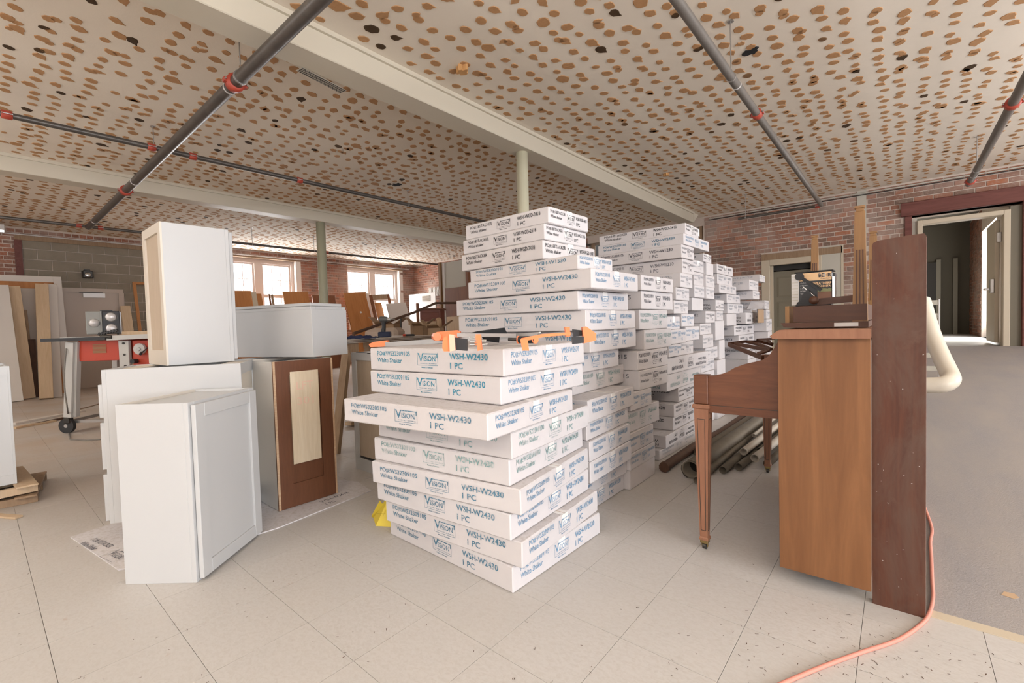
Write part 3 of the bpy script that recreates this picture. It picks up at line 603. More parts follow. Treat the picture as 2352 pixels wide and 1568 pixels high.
# ================================================================== CARTONS
# (stack, x, y, z0, yaw_deg, w, d, t, print on the long end, ink): x,y = the front right corner of the carton
BOXES=[
('A',-1.142,1.312,0.000,-1.2,0.832,0.655,0.107,'W2430','blue'),
('A',-1.099,1.322,0.107,3.9,0.815,0.655,0.106,'W2430','blue'),
('A',-1.136,1.302,0.213,4.0,0.814,0.655,0.106,'W2430','blue'),
('A',-1.090,1.311,0.319,8.2,0.821,0.655,0.104,'W2430','blue'),
('A',-1.137,1.306,0.423,6.4,0.783,0.655,0.107,'W2430','teal'),
('A',-1.122,1.306,0.530,4.8,0.787,0.655,0.108,'W2430','teal'),
('A',-1.094,1.148,0.638,6.0,0.811,0.655,0.100,'W2430','blue'),
('A',-1.158,1.294,0.738,3.2,0.814,0.655,0.108,'W2430','blue2'),
('A',-1.151,1.307,0.846,3.7,0.824,0.655,0.109,'W2430','blue2'),
('B',-1.303,2.000,0.000,0.3,0.820,0.586,0.111,'W1230','blue'),
('B',-1.287,2.000,0.111,-0.4,0.820,0.579,0.112,'W1230','blue'),
('B',-1.195,2.000,0.223,3.0,0.820,0.522,0.112,'W1230','blue'),
('B',-1.196,2.000,0.335,3.3,0.820,0.518,0.106,'W1230','blue'),
('B',-1.211,2.000,0.441,3.6,0.820,0.534,0.095,'W1230','blue'),
('B',-1.200,2.000,0.535,3.2,0.820,0.597,0.117,'W1230','blue'),
('B',-1.345,2.086,0.652,1.8,0.820,0.643,0.119,'W2430','teal'),
('B',-1.320,2.000,0.771,1.0,0.820,0.597,0.112,'W1530','blue'),
('B',-1.254,2.127,0.883,4.3,0.820,0.664,0.120,'W1830','blue'),
('B',-1.231,2.050,1.003,1.5,0.932,0.612,0.110,'W2430','blue'),
('B',-1.254,2.018,1.113,-1.1,0.936,0.544,0.102,'W2430','blue'),
('B',-1.164,2.000,1.216,-0.8,0.889,0.516,0.103,'W2430','blue'),
('B',-1.239,2.000,1.319,-3.0,0.822,0.334,0.078,'W1530','blue'),
('B',-1.456,2.000,1.397,-3.4,0.676,0.500,0.103,'G','black'),
('B',-1.455,2.017,1.500,-2.0,0.658,0.407,0.089,'G','black'),
('B',-1.435,2.030,1.589,-1.4,0.656,0.392,0.092,'G','black'),
('D',-1.270,2.590,0.000,0.0,0.800,0.387,0.124,'P','faint'),
('D',-1.270,2.583,0.124,0.0,0.800,0.399,0.102,'W1230','blue'),
('D',-1.270,2.563,0.226,0.0,0.800,0.400,0.125,'W1230','blue'),
('D',-1.270,2.548,0.351,0.0,0.800,0.538,0.138,'B24','teal'),
('D',-1.270,2.601,0.490,0.0,0.800,0.318,0.114,'W1230','blue'),
('D',-1.270,2.733,0.604,0.0,0.800,0.449,0.126,'B15','dark'),
('D',-1.270,2.733,0.729,0.0,0.800,0.490,0.127,'B15','dark'),
('D',-1.270,2.842,0.856,0.0,0.800,0.466,0.133,'B24','teal'),
('D',-1.270,2.796,0.990,0.0,0.800,0.456,0.134,'B24','teal'),
('D',-1.270,2.820,1.124,0.0,0.800,0.564,0.122,'B15','dark'),
('D',-1.270,2.798,1.246,0.0,0.800,0.524,0.101,'B15','dark'),
('M',-1.330,3.384,0.766,0.0,0.800,0.255,0.095,'W1230','blue'),
('M',-1.330,3.455,0.862,0.0,0.800,0.305,0.115,'W1230','blue'),
('M',-1.330,3.413,0.976,0.0,0.800,0.278,0.102,'U','blue'),
('C',-1.355,3.273,0.000,0.0,0.800,0.780,0.076,'W1230','faint'),
('C',-1.355,3.355,0.076,0.0,0.800,0.701,0.096,'U','black'),
('C',-1.355,3.548,0.172,0.0,0.800,0.537,0.106,'W3630','black'),
('C',-1.355,3.557,0.278,0.0,0.800,0.533,0.102,'W3630','black'),
('C',-1.355,3.678,0.380,0.0,0.800,0.427,0.120,'W3630','black'),
('C',-1.355,3.412,0.500,0.0,0.800,0.828,0.131,'U','teal'),
('C',-1.355,3.418,0.631,0.0,0.800,0.950,0.127,'U','dark'),
('C',-1.355,3.724,0.758,0.0,0.800,0.297,0.110,'W1230','faint'),
('C',-1.355,3.871,0.868,0.0,0.800,0.319,0.122,'W1230','blue'),
('C',-1.355,3.772,0.990,0.0,0.800,0.292,0.109,'W1230','blue'),
('C',-1.355,3.626,1.099,0.0,0.800,0.326,0.109,'W1230','faint'),
('C',-1.355,3.655,1.208,0.0,0.800,0.293,0.106,'W1230','faint'),
('C',-1.355,3.725,1.314,0.0,0.800,0.280,0.121,'W1230','faint'),
('C',-1.355,3.806,1.435,0.0,0.800,0.271,0.122,'W1230','dark'),
('C',-1.355,3.766,1.557,0.0,0.800,0.276,0.111,'W1230','dark'),
('C',-1.355,3.801,1.668,0.0,0.800,0.613,0.092,'W2430','blue'),
('C',-1.355,3.860,1.760,0.0,0.800,0.340,0.095,'G','black'),
('F',-1.450,4.559,0.000,0.0,0.800,0.420,0.176,'P','faint'),
('F',-1.450,4.539,0.176,0.0,0.800,0.420,0.176,'P','faint'),
('F',-1.450,4.519,0.352,0.0,0.800,0.420,0.176,'P','faint'),
('F',-1.450,4.539,0.529,0.0,0.800,0.455,0.116,'W1230','faint'),
('F',-1.450,4.689,0.644,0.0,0.800,0.400,0.120,'W1230','faint'),
('F',-1.450,4.553,0.765,0.0,0.800,0.341,0.134,'W1230','faint'),
('F',-1.450,4.521,0.899,0.0,0.800,0.333,0.111,'W1230','faint'),
('F',-1.450,4.679,1.010,0.0,0.800,0.305,0.122,'W3012','dark'),
('F',-1.450,4.323,1.132,0.0,0.800,0.320,0.123,'P','faint'),
('F',-1.450,4.343,1.255,0.0,0.800,0.294,0.117,'W1230','faint'),
('F',-1.450,4.389,1.372,0.0,0.800,0.292,0.128,'W1230','faint'),
('F',-1.450,4.367,1.500,0.0,0.800,0.293,0.110,'W1230','faint'),
('N',-1.440,4.983,0.000,0.0,0.800,0.295,0.206,'P','faint'),
('N',-1.440,4.963,0.206,0.0,0.800,0.315,0.206,'P','faint'),
('N',-1.440,4.997,0.413,0.0,0.800,0.280,0.206,'P','faint'),
('N',-1.440,5.094,0.619,0.0,0.800,0.184,0.206,'P','faint'),
('N',-1.440,4.988,0.826,0.0,0.800,0.290,0.206,'P','faint'),
('N',-1.440,4.988,1.032,0.0,0.800,0.237,0.101,'W1230','faint'),
('N',-1.440,5.003,1.133,0.0,0.800,0.258,0.116,'U','dark'),
('N',-1.440,4.641,1.249,0.0,0.800,0.251,0.117,'W1230','faint'),
('N',-1.440,4.684,1.366,0.0,0.800,0.261,0.119,'W1230','faint'),
('N',-1.440,4.684,1.485,0.0,0.800,0.225,0.124,'P','faint'),
('N',-1.440,4.609,1.608,0.0,0.800,0.241,0.083,'W3012','dark'),
('G',-1.470,6.402,0.000,0.0,0.800,0.420,0.174,'P','faint'),
('G',-1.470,6.382,0.174,0.0,0.800,0.420,0.174,'P','faint'),
('G',-1.470,6.362,0.347,0.0,0.800,0.420,0.174,'P','faint'),
('G',-1.470,6.382,0.521,0.0,0.850,0.400,0.173,'VSB48D','black'),
('G',-1.470,5.971,0.694,0.0,0.850,0.777,0.150,'B33','dark'),
('G',-1.470,5.814,0.844,0.0,0.850,0.936,0.122,'VSB48D','dark'),
('G',-1.470,5.510,0.966,0.0,0.800,0.420,0.141,'P','faint'),
('G',-1.470,5.530,1.108,0.0,0.800,0.672,0.117,'W1230','faint'),
('G',-1.470,5.446,1.224,0.0,0.800,0.595,0.103,'W1230','faint'),
('G',-1.470,5.171,1.327,0.0,0.800,0.658,0.096,'W1230','faint'),
('G',-1.470,5.148,1.423,0.0,0.800,0.591,0.111,'W1230','faint'),
('G',-1.470,5.137,1.534,0.0,0.800,0.589,0.103,'W3630','dark'),
('J',-1.400,6.028,0.979,0.0,0.800,0.667,0.140,'U','black'),
('J',-1.400,6.291,1.119,0.0,0.800,0.328,0.094,'W1230','faint'),
('I',-1.320,6.826,0.000,0.0,0.800,0.218,0.217,'P','faint'),
('I',-1.320,6.806,0.217,0.0,0.800,0.278,0.217,'P','faint'),
('I',-1.320,6.786,0.433,0.0,0.800,0.278,0.217,'P','faint'),
('I',-1.320,6.786,0.650,0.0,0.800,0.258,0.217,'P','faint'),
('I',-1.320,6.754,0.867,0.0,0.800,0.348,0.166,'W1230','faint'),
('I',-1.320,6.699,1.033,0.0,0.800,0.210,0.124,'W1230','faint'),
('I',-1.320,6.624,1.158,0.0,0.800,0.257,0.118,'W1230','faint'),
('I',-1.320,6.045,1.276,0.0,0.800,0.326,0.105,'W1230','faint'),
('I',-1.320,5.879,1.380,0.0,0.800,0.444,0.119,'W1230','faint'),
('I',-1.320,6.351,1.500,0.0,0.900,0.303,0.087,'W1230','faint'),
]
LBL = {}
def text_mesh(s, size, bold=.0, sx=1.):
    c = bpy.data.curves.new('t', 'FONT'); c.body = s; c.size = size; c.offset = bold*size; c.resolution_u = 2; c.fill_mode = 'FRONT'
    o = bpy.data.objects.new('t', c); COL.objects.link(o)
    me = bpy.data.meshes.new_from_object(o.evaluated_get(bpy.context.evaluated_depsgraph_get()))
    vs = [(v.co.x*sx, v.co.y) for v in me.vertices]; fs = [tuple(p.vertices) for p in me.polygons]
    bpy.data.objects.remove(o); bpy.data.curves.remove(c); bpy.data.meshes.remove(me); return vs, fs
TXC = {}
def put_text(mb, s, x, z, h, width=None, bold=.012, rot=0.):
    """flat print in the local xz plane (y = 0) with its lower left corner at x, z and cap height h"""
    k = (s, bold)
    if k not in TXC: TXC[k] = text_mesh(s, 1., bold)
    vs, fs = TXC[k]
    if not vs: return
    x0 = min(v[0] for v in vs); x1 = max(v[0] for v in vs); ch = .72
    sc = h/ch; sx = (width/(x1-x0)) if width else sc*.82
    ca, sa = math.cos(rot), math.sin(rot)
    P = [((v[0]-x0)*sx, v[1]*sc) for v in vs]
    mb.add([(x+p[0]*ca-p[1]*sa, 0, z+p[0]*sa+p[1]*ca) for p in P], fs)
def flat(mb, x0, x1, z0, z1): mb.add([(x0,0,z0),(x1,0,z0),(x1,0,z1),(x0,0,z1)], [(0,1,2,3)])
def logo(mb, x, z, w, h, fine=True):
    e = w*.012
    flat(mb, x, x+w, z, z+e); flat(mb, x, x+e, z, z+h*.98); flat(mb, x+w-e, x+w, z, z+h*.98)
    flat(mb, x+w*.26, x+w-e*.5, z+h*.86, z+h*.93); flat(mb, x+w*.945, x+w*.975, z+h*.60, z+h*.93)
    put_text(mb, 'V', x+w*.02, z+h*.32, h*.64, w*.30, .02)
    put_text(mb, 'iSiON', x+w*.31, z+h*.34, h*.40, w*.58, .015)
    if fine:
        put_text(mb, 'CABINET SOURCE', x+w*.14, z+h*.12, h*.085, w*.80, .005)
        put_text(mb, 'Made in Vietnam', x+w*.20, z-h*.20, h*.11, w*.55, .02)
CODE = {'W2430':('PO#:WS32309105','White Shaker','WSH-W2430'), 'W1230':('PO#:WS32309105','White Shaker','WSH-W1230'), 'W1530':('PO#:WS32309105','White Shaker','WSH-W1530'),
 'W1830':('PO#:WS32309105','White Shaker','WSH-W1830'), 'G':('PO#:18STACKER','White shaker','WSH-WGD-2418'), 'B15':('PO#:WS32309094','White Shaker','WSH-B15'), 'B24':('PO#:WS32309104','White Shaker','WSH-B24'),
 'W3630':('PO#:WS3230908','White Shaker','WSH-W3630'), 'W3012':('PO#:WS32309094','White Shaker','WSH-W3012'), 'VSB48D':('PO#:VSB48D','White Shaker','WSH-VSB48D'), 'B33':('PO#:WS32309098','White Shaker','WSH-B33'),
 'U':('PO#:WS32309105','White Shaker','WSH-W2430'), 'P':None}
def label_mesh(code, L, t, inkname, fine, po2=None):
    L2 = round(L, 2); t2 = round(t, 2); key = (code, L2, t2, inkname, fine, po2)
    if key in LBL: return LBL[key]
    po, nm, ws = CODE[code]
    if po2: po = po2
    mb = MB(); k = t2/.107; h = .0212*min(k, 1.15) if L2 > .45 else .0165; u = L2
    wide = u > .5
    if wide: xs = (.07, .355, .415, .16*min(1,1/u*.8), .655, .255)
    else: xs = (.04, .40, .44, .20, .67, .29)
    put_text(mb, po, u*xs[0], t2*.66, h, u*(xs[1]-xs[0]), .014)
    put_text(mb, nm, u*xs[0], t2*.37, h, u*(xs[1]-xs[0])*.76, .014)
    logo(mb, u*xs[2], t2*.30, u*xs[3], t2*.52, fine)
    put_text(mb, ws, u*xs[4], t2*.58, h*1.18, u*xs[5], .022)
    put_text(mb, '1 PC', u*(xs[4]+.004), t2*.22, h*1.18, u*xs[5]*.34, .020)
    if code == 'U': mb.v = [(u-v[0], v[1], t2-v[2]) for v in mb.v]
    if t2 < .095: mb.v = [(v[0], v[1], v[2]) for v in mb.v]
    me = mb.mesh('printed_lettering'); me.materials.append(M[inkname]); LBL[key] = me; return me
NAMES = {'A': 'the nearest stack', 'B': 'the tallest stack behind the nearest', 'D': 'the third stack, right behind the tallest', 'M': 'the narrow pile behind the third stack',
 'C': 'the fourth stack with wide grey ends showing', 'F': 'the fifth stack towards the brick wall', 'N': 'the sixth narrow stack', 'G': 'the seventh stack before the grey door', 'J': 'the short pile near the last stack', 'I': 'the last stack beside the cream door frame'}
ORD = ['topmost', 'second', 'third', 'fourth', 'fifth', 'sixth', 'seventh', 'eighth', 'ninth', 'tenth', 'eleventh', 'twelfth', 'thirteenth', 'fourteenth', 'fifteenth', 'sixteenth', 'seventeenth', 'eighteenth', 'nineteenth', 'twentieth']
GRP = {'A': 'cartons of the nearest stack', 'B': 'cartons of the tallest stack'}
SHORT = {'A': 'nearest stack', 'B': 'tallest stack', 'D': 'third stack', 'M': 'narrow pile', 'C': 'fourth stack', 'F': 'fifth stack', 'N': 'sixth stack', 'G': 'seventh stack', 'J': 'short pile', 'I': 'last stack'}
INK = {'blue': 'blue', 'blue2': 'bright blue', 'teal': 'faded teal', 'dark': 'grey', 'black': 'black', 'faint': 'pale grey'}
cnt = {}
for b in BOXES: cnt[b[0]] = cnt.get(b[0], 0)+1
seen = {}
rb = random.Random(5)
for (st, x, y, z, yaw, w, d, t, code, inkn) in BOXES:
    seen[st] = seen.get(st, 0)+1; k = cnt[st]-seen[st]
    if st in 'AB': jx = 0; jy = 0
    else: jx = rb.uniform(-.012, .012); yaw = rb.uniform(-1.2, 1.2); jy = 0
    mb = MB().bbox(-w, 0, 0, d, .0012, t-.0012, .0045 if st in 'AB' else .003, .0009 if st in 'ABDC' else .0006)
    o = obj('cabinet_carton', mb, 'card')
    o.location = (x+jx, y+jy, z); o.rotation_euler = (0, 0, R(yaw))
    if code == 'P': lab = '%s carton of %s, plain and mostly hidden' % (ORD[k], SHORT[st])
    else:
        cw = CODE[code][2]
        lab = '%s of %s, white carton printed %s in %s%s' % (ORD[k], SHORT[st], cw, INK[inkn], ' upside down' if code == 'U' else '')
    tag(o, lab, 'box', 'cartons of '+NAMES[st].split(',')[0])
    if code == 'P': continue
    fine = st in 'ABDC'; po2 = 'PO#:WS32301100' if inkn == 'teal' and st in 'AB' else None
    ik = inkn; side = {'blue': 'blue_side', 'blue2': 'blue_side'}.get(inkn, inkn)
    e = .0016
    f = obj('printed_lettering', label_mesh(code, w, t, ik, fine, po2), None, o); f.location = (-w, -e, 0)
    sm = obj('printed_lettering', label_mesh(code if code != 'U' else 'U', d, t, side, fine, po2), None, o); sm.location = (e, 0, 0); sm.rotation_euler = (0, 0, R(90))
    # flaps meeting along the top, closed with clear tape
    if st in 'AB' or k == 0:
        tp = MB().box(-w+.002, -.002, d/2-.025, d/2+.025, t-.0008, t-.0002); obj('packing_tape', tp, 'tape', o)
        obj('flap_seam', MB().box(-w+.002, -.002, d/2-.0012, d/2+.0012, t-.0009, t+.0002), 'card_in', o)
        for s_ in (0, 1):
            xx = -w if s_ == 0 else 0
            obj('packing_tape', MB().box(xx-.0014, xx+.0014, d/2-.025, d/2+.025, t-.05, t-.002), 'tape', o)
# torn flap on the damaged carton of the short pile and the brown flap beside the last stack
fp = MB().add([(0,0,0),(.16,.02,0),(.19,.10,.07),(.03,.09,.10),(0,.004,0),(.16,.024,0),(.19,.104,.07),(.03,.094,.10)], [(0,1,2,3),(7,6,5,4),(0,4,5,1),(1,5,6,2),(2,6,7,3),(3,7,4,0)])
o = obj('torn_flap', fp, 'card'); o.location = (-1.44, 6.24, 1.16); tag(o, 'torn white carton flap sticking up on the short pile', 'flap')
q0 = aX(1746, 713, -1.34); q1 = aX(1757, 730, -1.34)
o = obj('cardboard_piece', MB().bbox(0, .012, 0, .30, 0, .17, .003), 'card_in'); o.location = (-1.335, 6.30, .985); tag(o, 'brown bare cardboard piece wedged between the last two stacks', 'cardboard')

# ================================================================== CABINETS
def frame_M(origin, xa, ya):
    xa, ya = Vector(xa).normalized(), Vector(ya).normalized(); za = xa.cross(ya).normalized(); ya = za.cross(xa)
    return Matrix(((xa.x, ya.x, za.x, origin[0]), (xa.y, ya.y, za.y, origin[1]), (xa.z, ya.z, za.z, origin[2]), (0,0,0,1)))
def shaker(mb_frame, x0, x1, z0, z1, y0, y1, rail=.057):
    mb_frame.bbox(x0, x0+rail, y0, y1, z0, z1, .0018).bbox(x1-rail, x1, y0, y1, z0, z1, .0018)
    mb_frame.bbox(x0+rail, x1-rail, y0, y1, z0, z0+rail, .0018).bbox(x0+rail, x1-rail, y0, y1, z1-rail, z1, .0018)
def cabinet(label, Mx, w, d, h, kind='wall', back='white', side='white', group=None, backframe=None, drawers=0, doors=1, door_gap=.012, top=True, backmat='white_in', endcover=False):
    t = thing('kitchen_cabinet', label, 'cabinet', group=group, Mx=Mx); s = .012
    toe = .105 if kind == 'base' else 0
    for x in (0, w-s):
        if toe: pb = MB().prism([(.075, 0), (d, 0), (d, h), (0, h), (0, toe), (.075, toe)], x, x+s, 'yz')
        else: pb = MB().bbox(x, x+s, 0, d, 0, h, .0012)
        obj('side_panel', pb, side, t)
    obj('bottom_panel', MB().box(s, w-s, .018, d-.02, toe+.01, toe+.022), 'white_in', t)
    if top and kind == 'wall': obj('top_panel', MB().box(s, w-s, .018, d-.02, h-.024, h-.012), 'white', t)
    elif kind == 'base':
        obj('top_rail', MB().box(s, w-s, .02, .11, h-.02, h-.004), 'white_in', t); obj('top_rail', MB().box(s, w-s, d-.11, d-.02, h-.02, h-.004), 'white_in', t)
    # back: recessed panel inside hanging rails
    bw = backframe or .02
    obj('back_panel', MB().box(s, w-s, d-.012, d-.008, toe, h), backmat, t)
    bf = MB(); fm = back
    if backframe:
        for a in ((-.0007, bw, toe*0, h), (w-bw, w+.0007, 0, h), (bw, w-bw, h-bw*1.0, h), (bw, w-bw, 0, bw*1.6)): bf.box(a[0], a[1], d-.008, d+.0012, a[2], a[3])
        obj('back_rail', bf, fm, t)
    else:
        for a in ((s, w-s, h-.06, h-.001), (s, w-s, .001, .06)): obj('back_rail', MB().box(a[0], a[1], d-.008, d-.001, a[2], a[3]), fm, t)
    if endcover: obj('end_cover', MB().bbox(-.001, w+.001, .0, d, -.006, .006, .001), 'white', t)
    ff = MB(); r_ = .038
    ff.bbox(0, r_, -.019, 0, toe, h, .0012).bbox(w-r_, w, -.019, 0, toe, h, .0012).bbox(r_, w-r_, -.019, 0, toe, toe+r_, .0012).bbox(r_, w-r_, -.019, 0, h-r_, h, .0012)
    ffo = obj('face_frame', ff, 'white', t)
    if drawers:
        zs = [toe+.012]; hs = [.235, .235, .165]
        for k in range(3):
            a = zs[-1]; b = a+hs[k]; dm = MB().bbox(.012, w-.012, -.040, -.020, a, b, .002); zs.append(b+.025); obj('drawer_front', dm, 'white', t)
        if toe: obj('toe_board', MB().box(s, w-s, .075, .087, 0, toe), 'white', t)
    else:
        g = door_gap; z0 = toe+g; z1 = h-g; dw = (w-2*g)/doors
        for k in range(doors):
            mb = MB(); shaker(mb, g+k*dw, g+(k+1)*dw-.002, z0, z1, -.042, -.022); do = obj('door', mb, 'white', t)
            obj('door_panel', MB().box(g+k*dw+.05, g+(k+1)*dw-.052, -.033, -.027, z0+.05, z1-.05), 'white', do)
    return t
def rotM(o, deg): a = R(deg); return frame_M(o, (math.cos(a), math.sin(a), 0), (-math.sin(a), math.cos(a), 0))
cabinet('white wall cabinet with shaker door standing on the floor, nearest of the white cabinets', rotM((-2.268, .552, 0), 129.5), .47, .285, .762)
cabinet('white three-drawer base cabinet standing behind the nearest cabinet', rotM((-3.0-.87*.37, .42+.49*.37, .006), -29.4), .37, .585, .876, 'base', drawers=3)
cabinet('tall white wall cabinet stood upright on top of the drawer cabinet', rotM((-2.968, .968, .883), 180), .38, .305, .762, back='white_in', backframe=.05, backmat='beige')
cb = cabinet('base cabinet turned to show its brown hardboard back and pale centre panel', rotM((-2.735-.60, 1.462, .008), -90), .36, .60, .866, 'base', side='cab_side', back='hardboard', backframe=.085, backmat='hardboard')
obj('centre_panel', MB().box(.095, .265, .594, .603, .25, .80), 'plywood', cb)
obj('panel_edge', MB().box(.348, .3606, .590, .6025, .0, .866), 'edge', cb); obj('panel_edge', MB().box(-.0006, .010, .590, .6025, .0, .866), 'edge', cb)
mk = MB(); 
for s_, x_, z_, h_ in (('LFT', .13, .69, .05), ('301', .13, .60, .045)): put_text(mk, s_, x_, z_, h_, .10, .0)
mk.v = [(.36-v[0], .604, v[2]) for v in mk.v]; obj('marker_writing', mk, 'red_ink', cb)
obj('screw', MB().lathe([(.005,.603),(.004,.606),(.0005,.6065)], 8, (.155,0,.135)), 'paper', cb) if 0 else None
zl = Vector((-.953, -.303, 0)); xl = Vector((0,0,-1)).cross(zl)
cabinet('white narrow wall cabinet lying on its back across the brown-backed cabinet', frame_M((-2.80, 1.372, 1.182), xl, (0,0,-1)), .30, .30, .762, side='white', door_gap=.016, endcover=True)
cabinet('white cabinet at the left edge standing on wooden pallets', rotM((-4.88, .145, .128), -90), .61, .58, .752, side='white', backmat='white')
cb = cabinet('white framed cabinet with beige inset back panel behind the nearest carton stack', rotM((-2.66, 2.44, 0), 180), .47, .61, .876, 'base', back='white', backframe=.055, backmat='beige')
obj('dark_strip', MB().bar((.12,.615,.872),(.42,.60,.879),.006,.006), 'dk_steel', cb)
# cardboard lying under the cabinets
cs = [at(163,1236), at(282,1312), at(560,1246), at(838,1129), at(780,1120), at(258,1201)]
cs = [Vector(p) for p in cs]; ctr = sum(cs, Vector())/6
sh = thing('cardboard_sheet', 'flattened white cardboard lying under the brown-backed cabinet', 'cardboard', (ctr.x, ctr.y, 0))
pl = [(-3.31,.285), (-2.66,.375), (-2.55,.62), (-2.52,1.0), (-2.60,1.62), (-2.83,1.66), (-3.25,1.50), (-3.38,.60)]
obj('sheet', MB().prism([(p[0]-ctr.x, p[1]-ctr.y) for p in pl], .0004, .0055, 'xy'), 'card', sh)
mb = MB(); put_text(mb, 'WSH-W2418', 0, 0, .035, .19, .015); put_text(mb, '1 PC', 0, -.055, .03, .06, .015)
mb.v = [(v[0], v[2], 0) for v in mb.v]; mb.xf(Matrix.Translation((-2.66-ctr.x, 1.32-ctr.y, .0062)) @ Matrix.Rotation(R(95), 4, 'Z')); obj('printed_lettering', mb, 'dark', sh)
mb = MB(); put_text(mb, 'PO#:18STACKER', 0, 0, .028, .20, .015); put_text(mb, 'White Shaker', 0, -.045, .028, .16, .015); logo(mb, .27, -.06, .13, .08, False)
mb.v = [(v[0], v[2], 0) for v in mb.v]; mb.xf(Matrix.Translation((-3.17-ctr.x, .345-ctr.y, .0062)) @ Matrix.Rotation(R(12), 4, 'Z')); obj('printed_lettering', mb, 'dark', sh)
mb = MB(); logo(mb, 0, 0, .12, .06, False); mb.v = [(v[0], v[2], 0) for v in mb.v]; mb.xf(Matrix.Translation((-2.50-ctr.x-.03, .80-ctr.y, .0062)) @ Matrix.Rotation(R(95), 4, 'Z')); obj('printed_lettering', mb, 'dark', sh)
# pallets under the left cabinet
for z0, lab in ((.068, 'upper wooden pallet under the cabinet at the left edge'), (0, 'lower grey wooden pallet beneath the upper one at the left')):
    p = thing('wooden_pallet', lab, 'pallet', (-4.25, .20, z0), R(-8 if z0 == 0 else 3), 'pallets at the left edge'); m_ = 'pine' if z0 else 'oldwood'
    for k in range(6): obj('slat', MB().bbox(-.62, .06, -.92+k*.17, -.82+k*.17, .046, .058, .002), m_, p)
    for k in range(3): obj('runner', MB().bbox(-.60+k*.29, -.56+k*.29, -.92, .03, 0, .046, .002), m_, p)
sp = MB()
for (a, b) in (((-4.12,.05),(-3.88,.17)), ((-4.3,.3),(-4.02,.33))): sp = sp
o = obj('wood_strip', MB().bbox(-.35, .0, -.02, .02, 0, .012, .002), 'pine'); o.location = (-3.93, .13, 0); o.rotation_euler = (0,0,R(28)); tag(o, 'loose pale wood strip on the floor beside the pallets', 'wood strip')
# yellow folded wet-floor sign half hidden behind the nearest stack
ys = thing('caution_sign', 'folded yellow caution sign lying behind the nearest carton stack', 'sign', (-2.10, 1.385, 0))
obj('sign_panel', MB().add([(-.15,.02,0),(-.02,-.045,0),(.06,.0,0),(.02,.06,.14),(-.03,.06,.14),(-.145,.03,.006),(-.02,-.03,.006),(.06,.012,.006)], [(0,1,6,5),(1,2,7,6),(5,6,4),(6,7,3,4),(0,5,4),(0,4,3,2,1),(2,3,7)]), 'yellow', ys)
obj('folded_wing', MB().add([(-.155,.05,0),(-.15,.01,0),(-.06,.0,.0),(-.05,.03,.075),(-.12,.05,.085)], [(0,1,2,3,4),(4,3,2,1,0)]), 'yellow', ys)
mb = MB(); put_text(mb, 'CAUTION', 0, 0, .012, .05, .02); put_text(mb, 'WET FLOOR', 0, -.018, .008, .05, .01)
mb.xf(frame_M((-.045,.0,.05), (.9,.45,0), (-.25,.5,.8))); mb2 = obj('printed_lettering', mb, 'black', ys); mb2.location = (.0,-.015,.0)
# ================================================================== CLAMPS AND TOOLS ON THE NEAREST STACK
ZT = .956
def on_top(px, py): p = at(px, py, ZT); return p
# rear bar clamp: long steel bar with an orange end jaw far left and a fixed head
def topplane(px, D): return aD(px, 770, D)
cl = thing('bar_clamp', 'long orange-ended bar clamp reaching back to the left corner of the nearest stack', 'clamp', (-1.62, 1.90, ZT), 0, 'orange clamps on the nearest stack')
o_ = Vector((-1.62, 1.90, ZT))
def rel(px, py, D): return aD(px, py, D)-o_
D0, D1_ = 2.62, 2.35
obj('steel_bar', MB().bar(rel(868, 792, 2.62), rel(1240, 768, 2.30), .006, .026), 'steel', cl)
def jaw(pts, D, th, m, par, nm, r=o_):
    P = [aD(px, py, D)-r for px, py in pts]; n = len(P); off = _f*th
    mb = MB(); mb.add(P+[p+off for p in P], [tuple(range(n)), tuple(range(n, 2*n))[::-1]]+[(i, i+n, (i+1)%n+n, (i+1)%n) for i in range(n)]); return obj(nm, mb, m, par)
jaw([(847,790),(858,785),(890,781),(890,793),(880,796),(850,797)], 2.60, .04, 'orange', cl, 'end_jaw')
jaw([(893,790),(905,785),(905,789),(893,795)], 2.62, .02, 'black_pl', cl, 'jaw_pad')
jaw([(996,766),(1004,762),(1050,758),(1057,760),(1057,772),(1050,776),(1000,783),(996,778)], 2.42, .05, 'orange', cl, 'sliding_head')
obj('bar_sleeve', MB().tube([aD(1004,773,2.40)-o_, aD(1000,773,2.46)-o_], .022, 12), 'orange', cl)
c2_ = thing('bar_clamp', 'orange clamp with black trigger lying across the front of the nearest stack', 'clamp', (-1.35, 1.62, ZT), 0, 'orange clamps on the nearest stack'); o2 = Vector((-1.35, 1.62, ZT))
D2_ = 2.06
obj('steel_bar', MB().bar(aD(1050,769,D2_)-o2, aD(1185,770,D2_)-o2, .006, .016), 'steel', c2_)
jaw([(1034,772),(1040,767),(1047,765),(1047,796),(1036,796),(1033,790)], D2_, .05, 'orange', c2_, 'fixed_jaw')
jaw([(1046,764),(1055,765),(1057,794),(1047,796)], D2_-.01, .045, mat('pale_orange_pad', (.93,.50,.36), .5), c2_, 'jaw_face')
obj('jaw_knob', MB().sphere(aD(1040,781,D2_-.01)-o2, .010), 'orange', c2_)
jaw([(1057,770),(1079,773),(1079,795),(1057,793)], D2_+.01, .03, 'black_pl', c2_, 'trigger_body')
jaw([(1095,764),(1104,764),(1107,793),(1099,795)], D2_-.015, .045, 'orange', c2_, 'moving_jaw')
for k in range(5): obj('jaw_rib', MB().bar(aD(1091,774+k*4.2,D2_)-o2, aD(1096,774.5+k*4.2,D2_)-o2, .03, .004), 'orange', c2_)
for k in range(3): obj('guide_rod', MB().tube([aD(1079,776+k*8,D2_+.01)-o2, aD(1091,776+k*8,D2_+.01)-o2], .005, 8), 'chrome', c2_)
